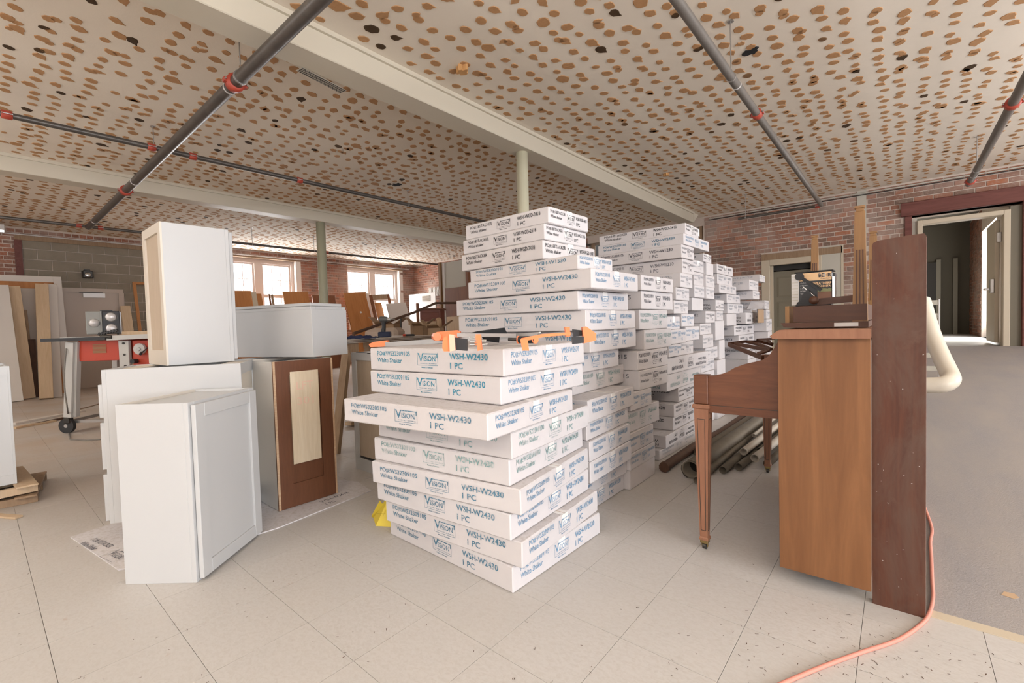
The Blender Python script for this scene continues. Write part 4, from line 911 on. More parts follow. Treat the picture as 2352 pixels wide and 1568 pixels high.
obj('screw_end', MB().tube([aD(1106,783,D2_)-o2, aD(1117,783,D2_)-o2], .008, 12), 'chrome', c2_); obj('screw_end', MB().tube([aD(1108,792,D2_-.01)-o2, aD(1120,790,D2_-.01)-o2], .007, 12), 'chrome', c2_)
c3 = thing('trigger_clamp', 'orange and black trigger clamp with round grip nearest the front corner', 'clamp', (-1.22, 1.55, ZT), 0, 'orange clamps on the nearest stack'); o3 = Vector((-1.22, 1.55, ZT))
D3_ = 2.0
jaw([(1150,770),(1185,763),(1234,760),(1234,764),(1188,768),(1160,774),(1163,791),(1152,790)], D3_, .025, 'orange', c3, 'frame_arm')
jaw([(1148,772),(1160,769),(1163,791),(1152,791)], D3_-.01, .04, 'orange', c3, 'frame_head')
obj('grip', MB().tube([aD(1192,780,D3_-.02)-o3, aD(1228,780,D3_-.05)-o3], .0155, 16), 'black_pl', c3)
obj('grip_end', MB().tube([aD(1228,780,D3_-.05)-o3, aD(1230,780,D3_-.055)-o3], .0165, 16), 'orange', c3)
obj('grip_ring', MB().tube([aD(1190,780,D3_-.02)-o3, aD(1192,780,D3_-.022)-o3], .0170, 16), 'orange', c3)
obj('spindle', MB().tube([aD(1168,779,D3_)-o3, aD(1190,780,D3_-.02)-o3], .007, 10), 'dk_steel', c3)
jaw([(1226,751),(1234,751),(1235,767),(1228,768)], D3_+.05, .03, 'orange', c3, 'upright_lug')
jaw([(1256,751),(1262,750),(1279,762),(1279,774),(1258,779)], D3_+.05, .035, 'orange', c3, 'end_jaw')
jaw([(1240,755),(1256,757),(1256,766),(1242,768)], D3_+.07, .02, 'black_pl', c3, 'pad'); jaw([(1236,768),(1256,767),(1256,778),(1238,780)], D3_, .03, 'black_pl', c3, 'pad')
obj('rivet', MB().sphere(aD(1240,764,D3_)-o3, .006), 'chrome', c3)
obj('steel_bar', MB().bar(aD(1234,770,D3_+.03)-o3, aD(1300,764,D3_+.2)-o3, .006, .014), 'steel', c3)
cs_ = thing('black_sheath', 'black cloth tool sheath lying between the orange clamps', 'tool bag', (-1.45, 1.75, ZT)); o4 = Vector((-1.45, 1.75, ZT))
jaw([(1070,767),(1098,760),(1159,752),(1165,765),(1163,769),(1100,768)], 2.22, .09, 'cloth', cs_, 'sheath_body', o4)
jaw([(1104,770),(1148,770),(1146,787),(1112,783)], 2.12, .03, 'cloth', cs_, 'sheath_strap', o4)

# ================================================================== PIANO, PLANK AND THINGS ON THEM
pn = thing('upright_piano', 'brown spinet piano seen from its end beside the dark upright plank', 'piano', (-.36, 2.03, 0))
PL = 1.50
obj('end_panel', MB().bbox(0, .287, 0, .022, .055, .962, .0015), 'piano', pn)
obj('end_panel', MB().bbox(0, .287, PL-.022, PL, .055, .962, .0015), 'piano', pn)
obj('back_frame', MB().box(.262, .284, .022, PL-.022, .06, .95), 'darkwood', pn)
obj('lower_panel', MB().box(.012, .03, .022, PL-.022, .06, .60), 'piano', pn)
obj('upper_panel', MB().box(.012, .03, .022, PL-.022, .80, .95), 'piano_dk', pn)
lid = MB().prism([(-.012,0),(.287,0),(.287,.034),(.01,.034),(-.008,.022),(-.022,.010)], -.03, PL+.03, 'xz'); lid.v = [(v[0], v[1], v[2]+.962) for v in lid.v]
obj('lid', lid, 'piano_leg', pn)
# scrolled key cheeks
prof = [(-.285,.632),(-.285,.795),(-.262,.797),(-.235,.803),(-.205,.815),(-.175,.835),(-.14,.850),(-.10,.861),(-.065,.872),(-.045,.888),(-.028,.915),(-.012,.945),(0,.962),(0,.632)]
for y0 in (.07, PL-.11):
    ck = MB().prism(prof, y0, y0+.035, 'xz'); obj('key_cheek', ck, 'piano_arm', pn)
    obj('leg_block', MB().bbox(-.345, -.283, y0-.014, y0+.05, .668, .798, .004), 'piano_arm', pn)
    lg = MB(); a = .031; cx, cy = -.314, y0+.018
    zs = [(.667,.033),(.662,.036),(.650,.036),(.645,.030),(.62,.030),(.06,.0165),(.055,.020),(.045,.020),(.042,.016)]
    vs = []; 
    for z_, h_ in zs: vs += [(cx-h_,cy-h_,z_),(cx+h_,cy-h_,z_),(cx+h_,cy+h_,z_),(cx-h_,cy+h_,z_)]
    lg.add(vs, [(4*i+j, 4*i+(j+1)%4, 4*i+4+(j+1)%4, 4*i+4+j) for i in range(len(zs)-1) for j in range(4)]+[(3,2,1,0), tuple(range(4*len(zs)-4, 4*len(zs)))])
    lo = obj('leg', lg, 'piano_leg', pn)
    for sd in (0, 1):   # dark inlay lines on the two faces seen
        def P(u, z_):
            k = (z_-.06)/.56; h_ = .0165+.0135*k+.0004
            return (cx+u*h_, cy-h_, z_) if sd == 0 else (cx+h_, cy+u*h_, z_)
        il = MB()
        for a_, b_ in (((-.55,.60),(-.55,.09)), ((.55,.60),(.55,.09)), ((-.55,.60),(.55,.60)), ((-.55,.09),(.55,.09))): il.bar(P(*a_), P(*b_), .0022, .0012, (0,1,0) if sd == 0 else (1,0,0))
        obj('inlay_line', il, 'dk_steel', lo)
    cap = MB().bbox(cx-.017, cx+.017, cy-.017, cy+.017, .028, .046, .003); cs3 = obj('caster', cap, 'brass', pn)
    obj('wheel', MB().tube([(cx-.008,cy,.014),(cx+.008,cy,.014)], .014, 14), 'dk_steel', cs3); obj('fork', MB().bar((cx-.012,cy,.03),(cx-.012,cy,.012),.01,.003,(1,0,0)).bar((cx+.012,cy,.03),(cx+.012,cy,.012),.01,.003,(1,0,0)), 'brass', cs3)
obj('key_bed', MB().box(-.285, 0, .105, PL-.11, .632, .665), 'piano_arm', pn)
obj('key_slip', MB().bbox(-.285, -.265, .105, PL-.11, .665, .70, .002), 'piano_arm', pn)
obj('apron_rail', MB().box(-.285, -.001, .066, .072, .632, .664), 'piano_leg', pn) if 0 else obj('moulding_line', MB().box(-.285, -.001, .0685, .071, .664, .666), 'dk_steel', pn)
for k in range(52):
    obj('white_key', MB().bbox(-.262, -.12, .11+k*.0243, .11+k*.0243+.0232, .70, .718, .001), 'paper', pn) if k < 0 else None
kb = MB(); kb.box(-.262, -.10, .108, PL-.113, .69, .706); kbo = obj('fallboard', MB().prism([(-.262,.70),(-.12,.71),(-.05,.80),(-.04,.80),(-.11,.70)], .108, PL-.113, 'xz'), 'piano_arm', pn)
obj('toe_block', MB().box(.08, .22, .30, .38, 0, .055), 'darkwood', pn); obj('toe_block', MB().box(.05, .25, PL-.10, PL-.03, 0, .055), 'darkwood', pn)
# fretwork music desk standing out over the keys
z9 = .885
def mp(px, py, z=.93): p = at(px, py, z); return Vector((p.x, p.y, z))
md = thing('music_desk', 'brown fretwork music desk projecting over the piano keys', 'music stand', (-.45, 2.6, .91))
om = Vector((-.45, 2.6, .91))
def dk(px, py, Y): p = aY(px, py, Y); return p-om
obj('side_bar', MB().bar(dk(1674,791,2.55), dk(1752,822,2.30), .012, .018), 'bench_dk', md)
obj('rear_bar', MB().bar(dk(1675,789,2.55), dk(1712,784,2.75), .012, .014).bar(dk(1712,784,2.75), dk(1745,784,2.9), .012, .014).bar(dk(1745,784,2.9), dk(1775,792,2.95), .012, .014), 'bench_dk', md)
obj('cross_bar', MB().bar(dk(1686,789,2.6), dk(1768,804,2.6), .016, .018), 'bench_dk', md)
sc_ = [dk(1712,784,2.75), dk(1738,790,2.7), dk(1762,797,2.65), dk(1772,802,2.6)]
obj('scroll', MB().tube(sc_, .008, 8), 'bench_dk', md)
obj('scroll', MB().tube([dk(1740,812,2.35), dk(1755,808,2.35), dk(1768,803,2.35)], .008, 8), 'bench_dk', md)
for (xa_, ya_, xb_, yb_, Y_) in ((1738,780,1760,779,3.0), (1760,779,1780,777,3.0), (1738,780,1744,786,3.0), (1744,786,1762,786,3.0), (1762,786,1776,790,2.95), (1762,779,1770,788,2.9)):
    obj('fret_bar', MB().bar(dk(xa_,ya_,Y_), dk(xb_,yb_,Y_), .012, .014), 'bench_dk', md)
# upturned piano bench on the lid
bn = thing('piano_bench', 'dark piano bench turned upside down on the piano lid, fluted legs pointing up', 'bench', (-.36, 2.16, .999))
obj('seat', MB().prism([(-.012,.022),(.0,.004),(.05,0),(.275,0),(.275,.022)], 0, .90, 'xz'), 'bench_dk', bn)
ap = MB().box(.0, .015, .03, .87, .022, .09); obj('apron', ap, 'bench', bn); obj('apron', MB().box(.03, .27, .025, .04, .025, .088), 'bench_dk', bn)
obj('apron', MB().box(.03, .27, .86, .875, .025, .088), 'bench_dk', bn); obj('apron', MB().box(.255, .27, .04, .86, .025, .088), 'bench_dk', bn)
obj('paper_label', MB().box(.17, .245, -.001, .002, .004, .018), 'paper', bn)
def fluted(x, y, z0, z1, a0, a1, par, nm='leg', m_='bench'):
    mb = MB(); vs = []; n = 4
    for z_, h_ in ((z0, a0), (z1-.022, a1), (z1-.020, a1*.8), (z1-.010, a1*.8), (z1-.008, a1*1.05), (z1, a1*1.05)):
        vs += [(x-h_,y-h_,z_),(x+h_,y-h_,z_),(x+h_,y+h_,z_),(x-h_,y+h_,z_)]
    mb.add(vs, [(4*i+j, 4*i+(j+1)%4, 4*i+4+(j+1)%4, 4*i+4+j) for i in range(5) for j in range(4)]+[(3,2,1,0), (20,21,22,23)])
    L_ = obj(nm, mb, m_, par)
    for u in (-.5, 0, .5):
        k1 = z0+(z1-z0)*.08; k2 = z0+(z1-z0)*.62; h1 = a0+(a1-a0)*.08; h2 = a0+(a1-a0)*.62
        obj('flute', MB().bar((x+u*h1, y-h1-.0006, k1), (x+u*h2, y-h2-.0006, k2), .0042, .0012, (0,1,0)), 'bench_dk', L_)
    return L_
fluted(.248, .05, .022, .46, .0235, .0155, bn); fluted(.012, .83, .09, .485, .021, .014, bn); fluted(.262, .84, .09, .47, .021, .015, bn)
ll = obj('loose_leg', MB().bar((.10,.12,.105), (.255,.14,.115), .03, .026), 'bench_dk', bn)
obj('leg_end', MB().lathe([(.001,-.012),(.017,-.012),(.017,.002),(.001,.002)], 14, (.095,.085,.112), 'y'), 'bench_dk', bn)
# wood-stain can
cn = thing('stain_can', 'black and tan wood stain can standing on the upturned bench', 'paint can', (-.285, 2.42, 1.092))
obj('can_body', MB().bbox(-.078, .078, -.05, .05, 0, .148, .012, seg=3), 'canlabel', cn)
obj('tan_band', MB().box(-.048, .068, -.0515, -.0495, .108, .142), 'tan', cn)
obj('side_label', MB().box(-.079, -.050, -.0520, -.0498, .004, .142), 'paper', cn)
obj('deck_picture', MB().box(.018, .068, -.0515, -.0495, .028, .072), mat('brown_deck_print', (.17,.07,.035), .4), cn); obj('grass_print', MB().box(.018, .068, -.0518, -.0496, .058, .072), mat('olive_print', (.20,.20,.09), .5), cn)
def can_text(s, x, z, h, w, m_, bold=.02): mb = MB(); put_text(mb, s, x, z, h, w, bold); mb.v = [(v[0], -.0524, v[2]) for v in mb.v]; obj('lettering', mb, m_, cn)
can_text('BEHR', .022, .121, .016, .046, 'black', .035); can_text('Premium', .030, .112, .006, .034, 'black'); can_text('WEATHERP', .002, .089, .011, .066, 'tan', .03); can_text('WOOD STAI', .010, .078, .008, .057, 'tan', .03)
for k, s_ in enumerate(('ALL-IN-ONE', 'STAIN', '& SEALER', 'EXTERIOR', 'WOOD')): can_text(s_, -.045, .098-k*.012, .005, .026, 'paper', .0)
for k in range(9): obj('print_line', MB().box(-.076, -.054, -.0524, -.0519, .128-k*.013, .131-k*.013), 'greyboard', cn)
obj('can_rim', MB().bbox(-.07, .075, -.045, .045, .146, .151, .002), 'dk_steel', cn)
obj('silver_edge', MB().box(.070, .0785, -.045, .045, .01, .12), 'chrome', cn)
pd = thing('pedal_strap', 'black leather strap with round buckle and bellows leaning on the stain can', 'strap', (-.285, 2.34, 1.092))
obj('bellows', MB().prism([(-.058,0),(.034,0),(.022,.022),(.0,.050),(-.012,.070),(-.030,.050),(-.040,.022),(-.052,.014)], -.012, .02, 'xz'), 'leather', pd)
obj('disc', MB().lathe([(.001,-.004),(.017,-.004),(.017,.004),(.010,.006),(.001,.006)], 18, (-.044,0,.125), 'y') if 0 else MB().tube([(-.044,-.006,.127),(-.044,.006,.127)], .017, 18), 'leather', pd)
obj('strap', MB().bar((-.044,0,.127), (.035,-.004,.062), .006, .013), 'leather', pd)
obj('metal_rod', MB().tube([(-.03,-.01,.082), (.03,-.008,.018)], .0022, 6), 'chrome', pd); obj('wire', MB().tube([(.0,-.01,.10), (.03,-.01,.075), (.06,-.01,.068)], .0012, 6), 'dk_steel', pd)
obj('knob', MB().tube([(.035,-.006,.012),(.035,.0,.012)], .011, 16), 'bench_dk', pd)
# dark upright plank
pk = thing('upright_plank', 'tall dark red-brown upright plank at the end of the piano', 'plank', (0, 2.062, 0))
pf = [(-.071,0),(.071,0),(.071,1.300),(.066,1.310),(.03,1.309),(-.055,1.303),(-.068,1.296),(-.071,1.285)]
obj('board', MB().prism(pf, 0, .036, 'xz'), 'plank', pk)
obj('worn_edge', MB().box(.071, .0722, .001, .035, .002, 1.298), 'plank_edge', pk)
sp = MB(); rr = random.Random(9)
for _ in range(26):
    x_, z_ = rr.uniform(-.062,.064), rr.uniform(.03, 1.27) if rr.random() < .5 else rr.uniform(.05,.5); a = rr.uniform(.0004,.0016)
    sp.add([(x_-a*rr.uniform(.6,2.2),-.0006,z_),(x_,-.0006,z_-a),(x_+a*1.6,-.0006,z_+a*.4),(x_,-.0006,z_+a)], [(0,1,2,3)])
o = obj('paint_specks', sp, 'paper', pk); o['kind'] = 'stuff'
# orange extension cord
pts = [at(px, py, .006) for px, py in ((1700,1615),(1800,1568),(1890,1530),(1980,1497),(2060,1470),(2110,1438),(2133,1412))]+[Vector((.096,2.20,ramp_z(2.2)+.009)), Vector((.099,2.33,ramp_z(2.33)+.009)), Vector((.104,2.5,ramp_z(2.5)+.009)), Vector((.107,2.66,ramp_z(2.66)+.009)), Vector((.118,2.8,ramp_z(2.8)+.009)), Vector((.105,3.0,ramp_z(3.0)+.009)), Vector((.08,3.3,ramp_z(3.3)+.009))]
def smooth(pts, k=4):
    out = []
    P = [pts[0]]+list(pts)+[pts[-1]]
    for i in range(1, len(P)-2):
        for j in range(k):
            t_ = j/k; a, b, c, d_ = P[i-1], P[i], P[i+1], P[i+2]
            out.append(.5*((2*b)+(c-a)*t_+(2*a-5*b+4*c-d_)*t_*t_+(3*b-a-3*c+d_)*t_**3))
    return out+[pts[-1]]
cdo = obj('extension_cord', MB().tube(smooth([Vector(p) for p in pts]), .0062, 10), 'cord'); tag(cdo, 'faded orange extension cord curling round the foot of the dark plank', 'cord')
# pipes and logs on the floor under the piano
def fpipe(p, q, ro, m_, lab, cat='pipe', fl=False):
    p, q = Vector(p), Vector(q); t_ = thing('steel_pipe' if m_ != 'pvc' else 'plastic_pipe', lab, cat, tuple(p), 0, 'pipes on the floor behind the piano')
    obj('tube', MB().pipe((0,0,0), q-p, ro, ro*.86), m_, t_); dn = (q-p).normalized(); obj('dark_bore', MB().tube([dn*.12, dn*.13], ro*.86, 16), 'pipe_in', t_)
    if fl: obj('pipe_ring', MB().tube([dn*.0, dn*.012], ro*1.12, 18, cap=False), m_, t_)
fpipe((-1.045, 3.02, .060), (-1.00, 6.1, .060), .058, 'pipe_floor', 'widest dark steel pipe on the floor behind the near piano leg', fl=True)
fpipe((-1.16, 3.52, .036), (-1.13, 6.6, .036), .034, 'pipe_floor', 'dark pipe between the widest pipe and the cartons')
fpipe((-.975, 2.93, .026), (-.985, 5.4, .026), .025, 'pipe_floor', 'short-ended dark pipe in front of the widest pipe')
fpipe((-.905, 3.23, .027), (-.845, 6.0, .027), .026, 'pipe_floor', 'grey pipe just to the right of the widest pipe', )
fpipe((-.838, 3.36, .027), (-.73, 5.9, .027), .026, 'pipe_floor', 'dark pipe lying under the pale plastic pipes')
fpipe((-.855, 3.56, .082), (-.76, 6.3, .085), .025, 'pvc', 'pale plastic pipe with a collar resting on the steel pipes', fl=True)
fpipe((-.755, 3.44, .082), (-.63, 5.8, .085), .027, 'pvc', 'pale plastic pipe lying highest, right of the collared one')
fpipe((-.905, 4.10, .085), (-.88, 6.3, .09), .014, 'pvc', 'thinnest pale pipe resting behind the collared pipe')
fpipe((-.790, 3.78, .040), (-.68, 6.2, .04), .034, 'pipe_floor', 'dark-mouthed pipe between the two pale plastic pipes')
fpipe((-.690, 3.50, .040), (-.57, 5.7, .04), .026, 'pipe_floor', 'dusty brown pipe beside the far piano leg')
lg_ = thing('timber_log', 'dark timber lying along the foot of the far cartons', 'timber', (-1.235, 3.06, .035)); 
obj('log', MB().tube([(0,0,0), (-.01,.6,0), (.02,1.3,.0), (.0,3.3,.0)], [.032,.033,.03,.03], 12), 'darkwood', lg_); obj('knot_end', MB().tube([(0,-.02,0),(0,0.02,0)], .037, 9), 'darkwood', lg_)
# cream plastic drain pipe bent on the ramp
w_ = [aY(2118, 690, 5.3), aY(2140,765,5.1), aY(2163,820,4.9), aY(2181,858,4.75), aY(2184,872,4.65), aY(2172,881,4.6), aY(2150,884,4.6), aY(2090,884,4.62)]
wp = thing('drain_pipe', 'cream plastic drain pipe bent into an elbow, lying on the carpeted ramp', 'pipe', (0.15, 4.7, ramp_z(4.7)))
lo_ = Vector((0.15, 4.7, ramp_z(4.7)))
obj('bent_tube', MB().tube(smooth([Vector(p)-lo_ for p in w_], 3), .058, 20), 'pvc_white', wp)
# slotted metal rack behind the drain pipe
rk = thing('wall_rack', 'narrow slotted metal rack standing on the ramp behind the plank', 'rack', (.22, 6.6, ramp_z(6.6)))
zt = aY(2150, 687, 6.6).z-ramp_z(6.6)
obj('post', MB().bbox(.10, .115, -.01, .01, 0, zt, .002), 'steel', rk); obj('post', MB().bbox(-.10, -.09, -.01, .01, 0, zt, .002), 'steel', rk)
for k in range(6): obj('slat', MB().bbox(-.09, .10, -.004, .004, zt-.06-k*.14, zt-.01-k*.14, .001), 'greyboard', rk)
o = obj('sawdust_patch', MB().prism([(.285,2.36),(.315,2.352),(.33,2.37),(.322,2.39),(.295,2.388)], 0, .001, 'xy'), 'sawdust'); o['kind'] = 'stuff'; tag(o, 'small patch of sawdust on the grey carpet ramp', 'sawdust')
_m = Matrix.Identity(4); 
for v in o.data.vertices: v.co.z += ramp_z(v.co.y)+.0015
# crumbs and chips on the tiles near the plank and the carton stacks
rr = random.Random(21); mb = MB()
for _ in range(260):
    if rr.random() < .6: px, py = rr.gauss(2000, 190), rr.gauss(1500, 60)
    else: px, py = rr.uniform(0, 2300), rr.uniform(1250, 1568)
    if py < 1230 or py > 1600: continue
    p = at(px, py, 0); 
    if p.y > 2.03 and p.x > -.45: continue
    if -2.1 < p.x < -1.05 and p.y > 1.2: continue
    if -3.5 < p.x < -2.2 and p.y > .3: continue
    a = rr.uniform(0, PI); L_ = rr.uniform(.0015, .006); w = rr.uniform(.0005,.0012); c_, s_ = math.cos(a), math.sin(a)
    mb.add([(p.x-c_*L_-s_*w, p.y-s_*L_+c_*w, .0008), (p.x-c_*L_+s_*w, p.y-s_*L_-c_*w, .0008), (p.x+c_*L_+s_*w, p.y+s_*L_-c_*w, .0012), (p.x+c_*L_-s_*w, p.y+s_*L_+c_*w, .0012)], [(0,1,2,3)])
o = obj('floor_crumbs', mb, 'darkwood'); o['kind'] = 'stuff'; tag(o, 'tiny dark wood chips scattered on the vinyl tiles', 'debris')

# ================================================================== THINGS ALONG THE WINDOW WALL
def lean(label, cat, pt, pb, Xt, width, th, m_, name, group=None, side=(0,1,0), zb=0., extra=None):
    """board leaning on the wall: pt, pb = pixels of its left edge top and foot; Xt = x of the top edge"""
    P0 = at(pb[0], pb[1], zb) if pb[1] is not None else None
    Pt = aX(pt[0], pt[1], Xt)
    if P0 is None: P0 = Vector((Xt+.35, Pt.y+(pb[0] or 0), zb))
    ax = (Pt-P0); L = ax.length; za = ax.normalized(); xa = Vector(side); xa = (xa-za*xa.dot(za)).normalized(); ya = za.cross(xa)
    t = thing(name, label, cat, group=group, Mx=Matrix(((xa.x,ya.x,za.x,P0.x),(xa.y,ya.y,za.y,P0.y),(xa.z,ya.z,za.z,P0.z),(0,0,0,1))))
    return t, L
def board(label, pt, pb, Xt, width, th, m_, name='board', group=None, cat='board', **k):
    t, L = lean(label, cat, pt, pb, Xt, width, th, m_, name, group, **k)
    obj('plank_face', MB().bbox(0, width, -th, 0, 0, L, .003), m_, t); return t, L
G1_ = 'boards leaning at the metal door'
# white casing leaned in front of the metal door
t, L = lean('white-painted door casing leaning at the left edge before the metal door', 'door frame', (-70,626), (.02,None), -12.45, 0, 0, None, 'door_casing')
Wc = (aX(140,636,-12.45)-aX(-70,626,-12.45)).length
cs_b = .115
obj('casing_side', MB().bbox(0, cs_b, -.03, 0, 0, L-.02, .003), 'whitewood', t); obj('casing_side', MB().bbox(Wc-cs_b, Wc, -.03, 0, 0, L-.02, .003), 'whitewood', t)
obj('casing_head', MB().bbox(cs_b, Wc-cs_b, -.03, 0, L-.14, L-.02, .003), 'whitewood', t)
obj('inner_trim', MB().bbox(Wc-cs_b-.05, Wc-cs_b, -.05, -.005, 0, L-.14, .003), 'doorwood', t); obj('inner_trim', MB().bbox(cs_b, Wc-cs_b, -.05, -.005, L-.27, L-.14, .003), 'doorwood', t)
obj('grey_panel', MB().box(cs_b, Wc-cs_b-.05, -.056, -.045, 0, L-.27), mat('dusty_grey_panel', (.43,.38,.33), .7), t)
board('wide white board slanting behind the far-left cabinet', (-22,655), (12,925), -11.95, .21, .03, 'whitewood', group=G1_)
board('pine plank slanting down to the right beside the white casing', (8,658), (44,918), -12.05, .20, .05, 'pine', group=G1_)
board('short dark plank behind the slanting pine plank', (54,780), (62,914), -12.1, .15, .03, 'darkwood', group=G1_)
board('faint grey short board at the back of the casing', (38,712), (60,912), -12.2, .13, .02, 'oldwood', group=G1_)
board('upright pale pine post with mortise holes', (80,655), (90,918), -12.0, .17, .09, 'pine', group=G1_)
board('white board upright just right of the pine post', (101,652), (112,914), -12.1, .17, .03, 'whitewood', group=G1_)
board('brown trim strip right of the white board', (118,652), (131,908), -12.2, .07, .03, 'doorwood', group=G1_)
board('short yellow pine stud between the table saw and wooden frame', (275,704), (.05,None), -12.2, .16, .06, 'pine', group=G1_)
t, L = lean('empty orange-brown wooden frame leaning on the cinder blocks', 'frame', (303,648), (.05,None), -12.3, .5, .03, None, 'empty_sash')
for a in ((0,.055,0,L), (.47,.525,0,L), (.055,.47,L-.05,L), (.055,.47,0,.05)): obj('frame_rail', MB().bbox(a[0], a[1], -.05, 0, a[2], a[3], .003), 'doorwood', t)
# white boards lying on the floor near the saw
for k, (p, q, w_, m_, lb) in enumerate((((28,975),(190,945),.10,'whitewood','long white board lying on the floor behind the far-left cabinet'), ((32,985),(125,968),.07,'pine','pine board lying beside the long white floor board'), ((85,975),(165,958),.05,'darkwood','dark narrow board lying on the floor at the saw leg'))):
    a, b = at(*p), at(*q); o = obj('floor_board', MB().bar((0,0,.012), (b-a)+Vector((0,0,.012)), w_, .022), m_); o.location = a+Vector((0,0,.0)); tag(o, lb, 'board', 'boards lying near the table saw')

# ---- table saw facing the camera
SD = 5.05
def sawp(px, py, dd=0.): return aD(px, py, SD+dd)
so = aD(160, 985, SD); so.z = 0
xa = Vector((_r.x, _r.y, 0)).normalized(); ya = Vector((-xa.y, xa.x, 0)); SM = frame_M(so, xa, ya); SI = SM.inverted()
def sl(px, py, dd=0.): return SI @ sawp(px, py, dd)
ts = thing('table_saw', 'red table saw on a wheeled base with silver legs at the left', 'table saw', Mx=SM)
def sbox(x0, y0, x1, y1, d0, d1, m_, nm, par=ts, b=.004):
    a, c = sl(x0, y0), sl(x1, y1); return obj(nm, MB().bbox(min(a.x,c.x), max(a.x,c.x), d0, d1, min(a.z,c.z), max(a.z,c.z), b), m_, par)
sbox(178, 783, 272, 827, .04, .62, 'sawred', 'cabinet_body'); sbox(302, 782, 420, 842, .04, .62, 'sawred', 'cabinet_body')
for k in range(7): sbox(212, 791+k*3.0, 243, 792.2+k*3.0, .034, .042, mat('vent_slot', (.30,.16,.08), .6) if k == 0 else bpy.data.materials['vent_slot'], 'vent', b=.0005)
sbox(275, 782, 300, 842, .01, .05, 'sawgrey', 'front_post')
for k in range(3): a = sl(288+k*1.5, 788+k*26); obj('bolt', MB().tube([(a.x,.0,a.z),(a.x,.012,a.z)], .012, 10), 'dk_steel', ts)
hw = sl(324, 801); whl = obj('hand_wheel', MB().tube([(hw.x,.0,hw.z),(hw.x,.03,hw.z)], .062, 20), 'sawgrey', ts); obj('crank', MB().tube([(hw.x+.03,-.005,hw.z-.04),(hw.x+.055,-.05,hw.z-.055)], .014, 8), 'black_pl', whl); obj('hub', MB().tube([(hw.x,-.012,hw.z),(hw.x,.0,hw.z)], .02, 12), 'steel', whl)
obj('crank_rod', MB().tube([(hw.x+.03,.0,hw.z-.04),(hw.x+.13,-.01,hw.z+.03)], .006, 8), 'black_pl', ts)
a = sl(313, 829); obj('lock_knob', MB().tube([(a.x,-.03,a.z),(a.x,.03,a.z)], .025, 12), 'black_pl', ts)
a, c = sl(272, 771), sl(430, 771); obj('table_top', MB().bbox(-.05, c.x, .0, .68, a.z-.035, a.z, .004), 'sawgrey', ts)
ra, rc = sl(112, 781), sl(258, 776); obj('fence_rail', MB().bar((ra.x,-.03,ra.z), (rc.x,-.03,rc.z+.0), .05, .035), 'black_pl', ts)
obj('front_rail', MB().bar((sl(258,776).x,-.02,sl(258,776).z), (c.x,-.02,sl(430,768).z), .04, .05), 'sawgrey', ts)
for (x0, x1, xb0, nm) in ((160, 178, 146, 'leg'),):
    p0, p1 = sl(168, 786), sl(157, 958)
    obj('leg', MB().bar((p0.x,.02,p0.z), (p1.x,.02,p1.z), .06, .085, (1,0,0)), 'sawgrey', ts); obj('leg', MB().bar((p0.x+.045,.04,p0.z), (p1.x+.05,.04,p1.z), .05, .04, (1,0,0)), 'sawgrey', ts)
    obj('leg_channel', MB().bar((p0.x-.05,.03,p0.z), (p1.x-.03,.03,p1.z+.05), .012, .014, (1,0,0)), 'oldwood', ts)
p1 = sl(160, 958); obj('leg', MB().bar((.95,.60,.85), (1.0,.62,.1), .06, .06, (1,0,0)), 'sawgrey', ts); obj('leg', MB().bar((.05,.60,.85), (-.02,.62,.1), .06, .06, (1,0,0)), 'sawgrey', ts); obj('leg', MB().bar((.95,.03,.8), (1.0,.03,.1), .06, .06, (1,0,0)), 'sawgrey', ts)
base = obj('mobile_base', MB().bar((-.05,.03,.12), (1.05,.03,.12), .03, .03).bar((-.05,.62,.12), (1.05,.62,.12), .03, .03).bar((-.05,.03,.12),(-.05,.62,.12),.03,.03).bar((1.05,.03,.12),(1.05,.62,.12),.03,.03), 'steel', ts)
for (x_, y_) in ((.0,-.03),(1.03,-.03),(.0,.62),(.40,.62),(1.03,.62)):
    w_ = obj('caster', MB().bbox(x_-.03, x_+.04, y_-.02, y_+.05, .11, .17, .01), 'dk_steel', ts); obj('wheel', MB().tube([(x_-.01,y_+.0,.082),(x_-.01,y_+.035,.082)], .082, 22), 'black_pl', w_); obj('wheel_hub', MB().tube([(x_-.01,y_-.004,.082),(x_-.01,y_+.04,.082)], .02, 12), 'steel', w_)
ck = thing('power_cord', 'thin dark power cord hanging from the table saw to the floor', 'cord')
cp = [sawp(152,800,-.05), sawp(148,850,-.08), sawp(149,900,-.1), sawp(155,940,-.12), at(158,975,.02), at(160,1005,.006), at(170,1009,.006), at(205,1010,.006), at(240,1008,.006), at(300,1004,.006)]
ck.location = cp[5]; obj('cord_line', MB().tube(smooth([Vector(p)-cp[5] for p in cp], 4), .007, 8), 'greycord', ck)
ck = thing('power_cord', 'pale brown cord running along the floor behind the saw', 'cord'); cp = [at(105,957,.006), at(150,948,.006), at(200,935,.006), at(235,925,.006), at(300,905,.006)]
ck.location = cp[2]; obj('cord_line', MB().tube([Vector(p)-cp[2] for p in cp], .009, 8), 'oldwood', ck)
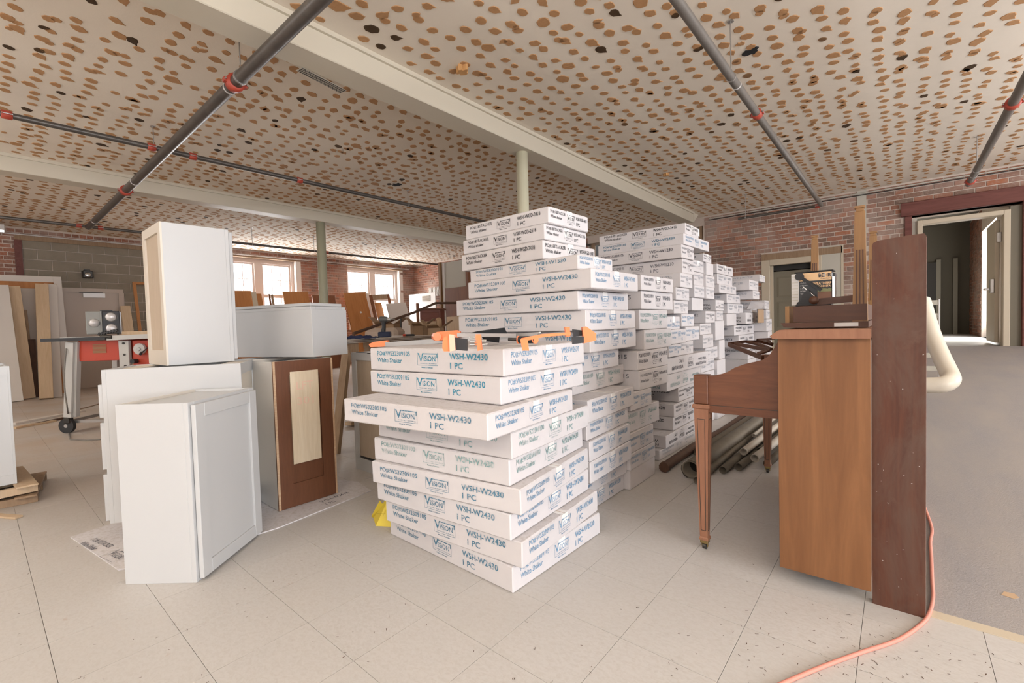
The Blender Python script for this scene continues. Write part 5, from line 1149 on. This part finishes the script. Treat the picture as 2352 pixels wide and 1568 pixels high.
# double work light / speaker on the saw
Mx2 = SM @ Matrix.Translation((sl(206,771).x, .2, sl(206,771).z+.005)) @ Matrix.Rotation(R(38), 4, 'Z')
sk = thing('speaker', 'grey and black speaker box with silver cones standing on the table saw', 'speaker', Mx=Mx2)
obj('cabinet_shell', MB().bbox(0, .155, 0, .26, .012, .275, .006), 'black_pl', sk)
sp_ = obj('grey_side', MB().bbox(-.012, .0, .0, .255, .012, .275, .003), mat('grey_speaker_side', (.30,.30,.28), .5), sk)
for z_ in (.205, .075):
    cno = obj('silver_cone', MB().tube([(.078,-.008,z_),(.078,.0,z_)], .058, 22), 'dk_steel', sk); obj('dust_cap', MB().lathe([(.050,-.010),(.044,-.018),(.02,-.028),(.001,-.030)], 22, (.078,0,z_), 'y'), mat('silver_cone_paint', (.72,.70,.70), .35, .4), cno); 
side_dome = obj('side_dome', MB().lathe([(.001,.045),(.03,.038),(.045,.012),(.050,0),(.001,0)], 22, (0,0,0), 'x'), bpy.data.materials['silver_cone_paint'], sk)
_o = side_dome
for x_ in (.02, .13): obj('foot', MB().box(x_-.01, x_+.01, .02, .05, 0, .013), 'dk_steel', sk)
# grey side is wide in the photo: a second box joined behind
obj('grey_side_box', MB().bbox(-.14, -.002, .03, .25, .012, .272, .006), bpy.data.materials['grey_speaker_side'], sk)
_o.location = (-.07, .028, .14); _o.rotation_euler = (0, 0, R(-90))
obj('carry_handle', MB().bar((-.02,.1,.282), (.09,.1,.282), .03, .010), 'black_pl', sk)
# clutter on the saw
t = thing('spring_tool', 'small black tool with zigzag teeth lying at the end of the saw fence', 'tool', Mx=SM @ Matrix.Translation((sl(250,770).x, -.02, sl(250,770).z)))
for k in range(7): obj('tooth', MB().bar((-.06+k*.03, 0, .004+k*.006), (-.045+k*.032, 0, .03+k*.005), .02, .02, (0,1,0)), 'black_pl', t)
obj('spring', MB().tube([(-.02,-.02,-.01),(.10,-.02,-.02)], .018, 8), 'dk_steel', t)
o = obj('lumber_piece', MB().bbox(0, .55, 0, .09, 0, .04, .003), 'pine'); o.matrix_world = SM @ Matrix.Translation((sl(268,765).x, .10, sl(268,771).z+.006)); tag(o, 'pale lumber piece lying on top of the table saw', 'lumber')

# ---- doors and boards leaning along the windows
G2_ = 'doors and boards leaning along the windows'
SLK = .22
def slab(label, px0, px1, py, Xt, m_, slant=.0, zb=0., nm='door_slab', th=.035, cat='door', pym=None):
    a, b = aX(px0, py, Xt), aX(px1, pym if pym else py, Xt); w_ = b.y-a.y; ztop = a.z
    P0 = Vector((Xt+.42, a.y+slant*SLK, zb)); ax = Vector((Xt, a.y, ztop))-P0; L = ax.length; za = ax.normalized(); xv = Vector((0,1,0)); xv = (xv-za*xv.dot(za)).normalized(); yv = za.cross(xv)
    t = thing(nm, label, cat, group=G2_, Mx=Matrix(((xv.x,yv.x,za.x,P0.x),(xv.y,yv.y,za.y,P0.y),(xv.z,yv.z,za.z,P0.z),(0,0,0,1))))
    return t, w_, L
def sslab(*a, **k):
    th = k.get('th', .035); t, w_, L = slab(*a, **k); obj('slab_face', MB().bbox(0, w_, -th, 0, 0, L, .003), a[5], t); return t, w_, L
sslab('orange-brown flush door leaning under the first window, leftmost of its kind', 520, 575, 668, -12.25, 'doorwood', .35)
sslab('cream edge board between the two left brown doors', 576, 587, 671, -12.2, 'cream', .35, nm='board', cat='board')
sslab('narrow brown door piece right of the cream board', 585, 599, 675, -12.22, 'doorwood', .35)
sslab('thin brown strip leaning alone under the first window', 615, 619, 676, -12.25, 'doorwood2', .3, nm='board', cat='board'); sslab('thin pale strip beside the thin brown strip', 621, 626, 677, -12.23, 'oldwood', .3, nm='board', cat='board')
t, w_, L = sslab('wide brown door slab leaning under the right sash of the first window', 648, 706, 670, -12.22, 'doorwood', .25)
sslab('low brown door partly hidden behind the green column', 715, 768, 678, -12.3, 'doorwood2', .1)
t, w_, L = sslab('large brown door with a small white hole left of the second window', 788, 840, 673, -12.1, 'doorwood', .75)
obj('lock_hole', MB().tube([(w_*.55,-.045,L*.72),(w_*.55,-.03,L*.72)], .03, 12), 'paper', t)
sslab('white narrow board leaning beside the large brown door', 838, 845, 674, -12.1, 'whitewood', .95, nm='board', cat='board')
t, w_, L = slab('brown-framed door with glass lights leaning under the second window', 847, 893, 678, -12.0, None, .75, nm='glazed_door')
for a in ((0,.09,0,L), (w_-.09,w_,0,L), (.09,w_-.09,L-.16,L), (.09,w_-.09,0,.25)): obj('door_rail', MB().bbox(a[0], a[1], -.04, 0, a[2], a[3], .003), 'oldwood' if a[2] else 'doorwood2', t)
obj('inner_panel', MB().box(.12, w_*.5, -.03, -.01, .25, L-.25), 'doorwood', t); obj('glass_light', MB().box(w_*.5, w_-.09, -.022, -.018, .25, L-.16), 'glass', t)
sslab('plain white panel leaning at the right of the second window', 886, 931, 698, -11.7, 'whitewood', .7, nm='panel', cat='panel')
M['sawhorse'] = wood('sawhorse_wood', (.34,.22,.13), (.44,.31,.20), (8,8,.7), 3, .6)
# ---- workbench of plywood on saw horses
pa, pb_ = aD(797, 776, 3.95), aD(1012, 766, 5.1); pa.z = pb_.z = .962
dv = (pb_-pa); dv.z = 0; LB = dv.length+.15; dv.normalize(); nv = Vector((-dv.y, dv.x, 0)) ; 
if nv.dot(_f) < 0: nv = -nv
BM = frame_M(pa-dv*.06, dv, nv)
wb = thing('workbench', 'long plywood workbench on wooden sawhorses behind the carton stack', 'workbench', Mx=Matrix.Translation((0,0,0)) @ BM)
wb.location.z = 0
obj('plywood_top', MB().bbox(0, LB, 0, .80, .928, .962, .002), 'ply_top', wb); obj('ply_layer', MB().box(.0, LB, -.002, .0, .936, .942).box(0, LB, -.002, 0, .950, .954), 'darkwood', wb)
for xx in (.16, LB-.45):
    obj('sawhorse_beam', MB().bbox(xx-.045, xx+.045, .02, .78, .84, .928, .003), 'oldwood', wb)
    for yy in (.08, .70):
        for s_ in (-1, 1): obj('sawhorse_leg', MB().bar((xx+s_*.03, yy, .90), (xx+s_*.24-.0, yy-.04, .0), .035, .085, (0,1,0)), 'sawhorse' , wb)
    obj('cross_brace', MB().bar((xx-.16,.08,.35),(xx+.16,.08,.35),.02,.08), 'oldwood', wb)
def onb(px, D, py=760): p = aD(px, py, D); return Vector((p.x, p.y, .963))
# drill
def cyl(a, b, r_, n=14): return MB().tube([a, b], r_, n)
dp = onb(882, 4.55); dr_ = thing('cordless_drill', 'blue-black cordless drill standing on the plywood workbench', 'drill', Mx=frame_M(dp, xa, ya))
obj('battery', MB().bbox(-.055, .065, -.035, .035, 0, .055, .008), mat('dark_blue_plastic', (.012,.022,.06), .45), dr_); obj('grip', MB().tube([(-.01,0,.05),(0,0,.10),(.0,0,.155)], [.024,.019,.022], 12), 'black_pl', dr_)
obj('motor_housing', MB().tube([(-.045,0,.175),(-.03,0,.178),(.02,0,.178),(.04,0,.178)], [.018,.030,.030,.022], 14), mat('drill_housing', (.10,.10,.095), .4), dr_); obj('chuck', MB().tube([(.04,0,.178),(.065,0,.178),(.075,0,.178)], [.02,.018,.010], 12), 'steel', dr_); obj('drill_bit', MB().tube([(.075,0,.178),(.115,0,.178)], .003, 8), 'steel', dr_)
# navy jacket / bag
jk = thing('navy_cloth', 'crumpled navy cloth at the near end of the workbench', 'cloth', Mx=frame_M(onb(818, 4.1), xa, ya)); rr = random.Random(4)
mb = MB(); nx, ny = 14, 6
def hz(u, v): return .032*math.sin(PI*min(max(v,0),1))*(1-abs(u-.45)**2*2.2)+.006*math.sin(u*23+v*7)+.004*math.sin(u*41)
vs = [(-.12+.30*i/nx, -.05+.16*j/ny, max(.002, hz(i/nx, j/ny))) for j in range(ny+1) for i in range(nx+1)]
mb.add(vs, [(j*(nx+1)+i, j*(nx+1)+i+1, (j+1)*(nx+1)+i+1, (j+1)*(nx+1)+i) for j in range(ny) for i in range(nx)], True); obj('fabric', mb, 'navy', jk)
o = thing('red_tool', 'small red and black hand tool on the workbench', 'tool', Mx=frame_M(onb(932, 4.75), xa, ya)); obj('handle', MB().tube([(-.03,0,.012),(.0,0,.012)], .012, 10), 'sawred', o); obj('tool_head', MB().bbox(.0, .09, -.02, .02, 0, .022, .005), 'black_pl', o); obj('blade', MB().bbox(.09,.15,-.008,.008,.006,.010,.001), 'steel', o)
# things under and beyond the bench
def bgbox(name, label, cat, px0, py0, px1, py1, D, depth, m_, group=None, zfloor=False, b=.006):
    a, c = aD(px0, py0, D), aD(px1, py1, D); Mx = frame_M(Vector((a.x, a.y, 0)), xa, ya); I = Mx.inverted(); A, Cc = I @ a, I @ c
    z0 = 0 if zfloor else min(A.z, Cc.z)
    o = obj(name, MB().bbox(A.x, Cc.x, 0, depth, z0, max(A.z, Cc.z), b), m_); o.matrix_world = Mx; tag(o, label, cat, group); return o, Mx, A, Cc
# open cardboard boxes
def carton(label, px0, px1, pyt, pyb, D, dep, zfloor=True):
    a, c = aD(px0, pyt, D), aD(px1, pyb, D); Mx = frame_M(Vector((a.x, a.y, 0)), xa, ya); I = Mx.inverted(); A, Cc = I @ a, I @ c; W_ = Cc.x-A.x; z1 = A.z; z0 = 0
    t = thing('open_carton', label, 'box', group='open brown cartons beyond the workbench', Mx=Mx)
    for q in ((0,W_,0,.006), (0,W_,dep-.006,dep), (0,.006,0,dep), (W_-.006,W_,0,dep)): obj('carton_side', MB().box(q[0], q[1], q[2], q[3], z0, z1), 'card_in', t)
    obj('carton_flap', MB().add([(0,0,z1),(W_,0,z1),(W_*.9,-.14,z1+.04),(W_*.1,-.14,z1+.04),(0,.004,z1-.004),(W_,.004,z1-.004),(W_*.9,-.138,z1+.034),(W_*.1,-.138,z1+.034)], [(0,1,2,3),(7,6,5,4),(0,4,5,1),(1,5,6,2),(2,6,7,3),(3,7,4,0)]), 'card_in', t)
    obj('carton_flap', MB().add([(W_,0,z1),(W_,dep,z1),(W_+.15,dep*.8,z1+.10),(W_+.15,dep*.1,z1+.10),(W_-.004,0,z1),(W_-.004,dep,z1),(W_+.146,dep*.8,z1+.10),(W_+.146,dep*.1,z1+.10)], [(0,1,2,3),(7,6,5,4),(0,4,5,1),(1,5,6,2),(2,6,7,3),(3,7,4,0)]), 'card_in', t)
    obj('carton_flap', MB().add([(0,0,z1),(0,dep,z1),(-.12,dep*.9,z1+.12),(-.12,dep*.1,z1+.12),(.004,0,z1),(.004,dep,z1),(-.116,dep*.9,z1+.12),(-.116,dep*.1,z1+.12)], [(0,1,2,3),(7,6,5,4),(0,4,5,1),(1,5,6,2),(2,6,7,3),(3,7,4,0)]), 'card_in', t)
    return t
carton('open brown carton with raised flaps beyond the right end of the workbench', 982, 1012, 753, 775, 6.3, .35)
carton('open brown carton with spread flaps in front of the red-brown dresser', 948, 972, 748, 772, 6.8, .35)
carton('pinkish open carton behind the drill', 862, 905, 745, 770, 7.0, .4)
o, Mx, A, Cc = bgbox('paper_bag', 'round-topped brown paper bag standing in the right open carton', 'bag', 999, 729, 1014, 756, 6.45, .10, 'card_in', b=.03)
o, Mx, A, Cc = bgbox('low_table', 'pale low table behind the open cartons', 'table', 938, 739, 1000, 745, 7.5, .3, 'pine', b=.004)
for k in (0, 1): 
    l_ = obj('leg', MB().bar((A.x+.05+k*(Cc.x-A.x-.1), .05, Cc.z), (A.x+.05+k*(Cc.x-A.x-.1), .05, 0), .05, .05), 'pine', o); l2 = obj('leg', MB().bar((A.x+.05+k*(Cc.x-A.x-.1), .25, Cc.z), (A.x+.05+k*(Cc.x-A.x-.1), .25, 0), .05, .05), 'pine', o)
o, Mx, A, Cc = bgbox('dresser', 'red-brown wooden dresser beyond the workbench in the corner', 'dresser', 964, 712, 1014, 790, 8.0, .5, 'doorwood2', zfloor=True)
o.data.materials.clear(); o.data.materials.append(wood('red_mahogany', (.13,.028,.014), (.18,.045,.022), (1,6,8), 3, .35))
zt_ = A.z
obj('dresser_top', MB().bbox(A.x-.03, Cc.x+.03, -.03, .5, zt_, zt_+.03, .004), 'piano_dk', o)
for k in range(3): 
    d_ = obj('drawer', MB().bbox(A.x+.03, Cc.x-.03, -.015, 0, .08+k*(zt_-.1)/3, .05+(k+1)*(zt_-.1)/3, .004), o.data.materials[0], o); obj('knob', MB().sphere(((A.x+Cc.x)/2, -.03, .065+(k+.5)*(zt_-.1)/3), .015), 'brass', d_)
o, Mx, A, Cc = bgbox('wooden_post', 'square brown wooden post standing before the dresser', 'post', 955, 696, 963, 790, 7.2, .07, 'doorwood2', zfloor=True)
o, Mx, A, Cc = bgbox('wooden_post', 'dark iron post rising behind the drill under the handrail', 'post', 918, 728, 923, 790, 6.4, .035, 'dk_steel', zfloor=True)
hr = thing('handrail', 'slanting dark metal handrail rising to the right beyond the workbench', 'handrail'); hp = [aD(812,766,5.2), aD(955,716,6.6), aD(1000,696,7.2), aD(1058,695,7.4)]; hr.location = hp[1]
hr['group'] = ''; del hr['group']
obj('rail_tube', MB().tube([Vector(p)-hp[1] for p in hp], .018, 10), 'pipe_grey' if 0 else 'darkwood', hr)
obj('rail_foot', MB().tube([hp[0]-hp[1], Vector((hp[0].x, hp[0].y, 0))-hp[1]], .018, 10), 'darkwood', hr); obj('rail_foot', MB().tube([hp[3]-hp[1], Vector((hp[3].x, hp[3].y, 0))-hp[1]], .018, 10), 'darkwood', hr)
# pale door with vent grille against the far wall, bright shelf on the wall
a, c = aY(939, 677, 9.3), aY(1000, 683, 9.3)
t = thing('pale_door', 'pale grey door with a louvre vent leaning on the far wall in the corner', 'door', (a.x, 9.3, 0)); W_ = c.x-a.x
obj('door_face', MB().bbox(0, W_, 0, .04, 0, a.z, .004), 'whitewood', t); g0, g1 = aY(970,682,9.3).x-a.x, aY(988,688,9.3).x-a.x
vf = obj('louvre', MB().box(g0, g1, -.012, 0, a.z-.26, a.z-.08), 'greyboard', t)
for k in range(5): obj('louvre_slat', MB().box(g0+.01, g1-.01, -.02, -.010, a.z-.245+k*.033, a.z-.235+k*.033), 'oldwood', vf)
a, c = aY(987, 672, 9.9), aY(1012, 679, 9.9); t = thing('wall_radiator', 'white finned radiator high on the far wall in the corner', 'radiator', (a.x, 9.9, c.z))
obj('shelf', MB().bbox(0, c.x-a.x, -.12, .1, 0, .03, .004), 'whitewood', t)
for k in range(9): obj('fin', MB().bbox(.02+k*.07, .05+k*.07, -.05, .08, .03, .30, .004), 'whitewood', t)
# tall cupboard by the stacks
Yc = 7.2; a, c = aY(1010, 603, Yc), aY(1072, 610, Yc); W_ = c.x-a.x; Z_ = a.z
t = thing('tall_cupboard', 'tall wooden wardrobe-like partition with grey and brown panels behind the tallest stack', 'cupboard', (a.x, Yc, 0))
obj('corner_post', MB().bbox(-.01, .07, -.05, .05, 0, Z_, .004), 'bench', t); obj('corner_post', MB().bbox(W_, W_+.07, -.05, .05, 0, Z_, .004), 'doorwood2', t)
obj('white_strip', MB().bbox(.09, .17, -.02, .02, 0, Z_-.02, .003), 'whitewood', t); obj('grey_panel', MB().box(.17, W_, .0, .02, 1.95, Z_-.02), 'greyboard', t); obj('brown_panel', MB().bbox(.19, W_-.01, -.03, .0, 1.30, 1.95, .004), 'doorwood2', t)
obj('lower_panel', MB().bbox(.20, W_-.12, -.03, .0, 0, 1.29, .004), 'pine', t); obj('lower_panel', MB().bbox(W_-.11, W_-.01, -.03, .0, 0, 1.29, .004), 'doorwood2', t); obj('back_frame', MB().box(0, W_+.07, .5, .53, 0, Z_-.1), 'darkwood', t)
# lumber and upholstery below and behind the bench
o, Mx, A, Cc = bgbox('striped_cushion', 'beige striped cushion roll behind the drill', 'cushion', 835, 754, 914, 800, 5.9, .45, 'upholst', zfloor=True, b=.05)
rr = random.Random(8)
for k in range(6):
    p = at(790+k*9, 1000-k*14, 0); q = Vector((p.x-.25+k*.03, p.y+.75, .0)); o = obj('scrap_lumber', MB().bar((0,0,.03+k*.075), (q-p)+Vector((0,0,.03+k*.075)), .09, .038), ('pine','oldwood','doorwood2')[k%3]); o.location = p-Vector((.35,-.25,0))
    tag(o, ('lowest','second','third','fourth','fifth','topmost')[k]+' scrap board of the pile under the workbench', 'lumber', 'scrap boards under the workbench')
for k, (x0, y0, x1, y1, D, m_, lb) in enumerate(((900,782,925,830,5.4,'greyboard','pale grey box under the workbench'), (938,778,962,830,5.4,'dk_steel','dark box under the right half of the workbench'), (965,776,990,820,5.6,'oldwood','wooden crate under the right end of the workbench'))):
    bgbox('storage_box', lb, 'box', x0, y0, x1, y1, D, .4, m_, zfloor=True)
# bright tube light end at the left edge of the ceiling
t = thing('tube_light', 'end of a white tube light at the left edge under the ceiling', 'light', (-12.3, .30, 3.02)); obj('light_housing', MB().bbox(-.06, .06, -1.3, .17, 0, .10, .01), 'paper', t); obj('tube', MB().tube([(0,-1.25,-.015),(0,.16,-.015)], .018, 10), mat('lit_tube', (1,1,1), .4, emis=(1,1,1), estr=3), t)

M['foam'] = mat('orange_foam', (.55,.30,.12), .9)
# ragged dark hole and foam lump in the ceiling
def ceil_blob(px, py, r_, m_, nm, dz, seed):
    c = at(px, py, H); rr = random.Random(seed); n = 16; P = [(c.x+r_*rr.uniform(.45,1.2)*math.cos(2*PI*i/n)*1.3, c.y+r_*rr.uniform(.45,1.2)*math.sin(2*PI*i/n)) for i in range(n)]
    obj(nm, MB().prism(P, H-dz, H+.001, 'xy'), m_, ce)
ceil_blob(1724, 118, .055, 'cloth', 'dark_hole', .006, 3); ceil_blob(1702, 100, .03, 'dab', 'torn_patch', .006, 4); ceil_blob(910, 424, .07, 'cloth', 'dark_hole', .005, 5)
ceil_blob(1062, 152, .045, 'foam', 'foam_lump', .05, 6); ceil_blob(1530, 398, .04, 'foam', 'foam_lump', .04, 7)
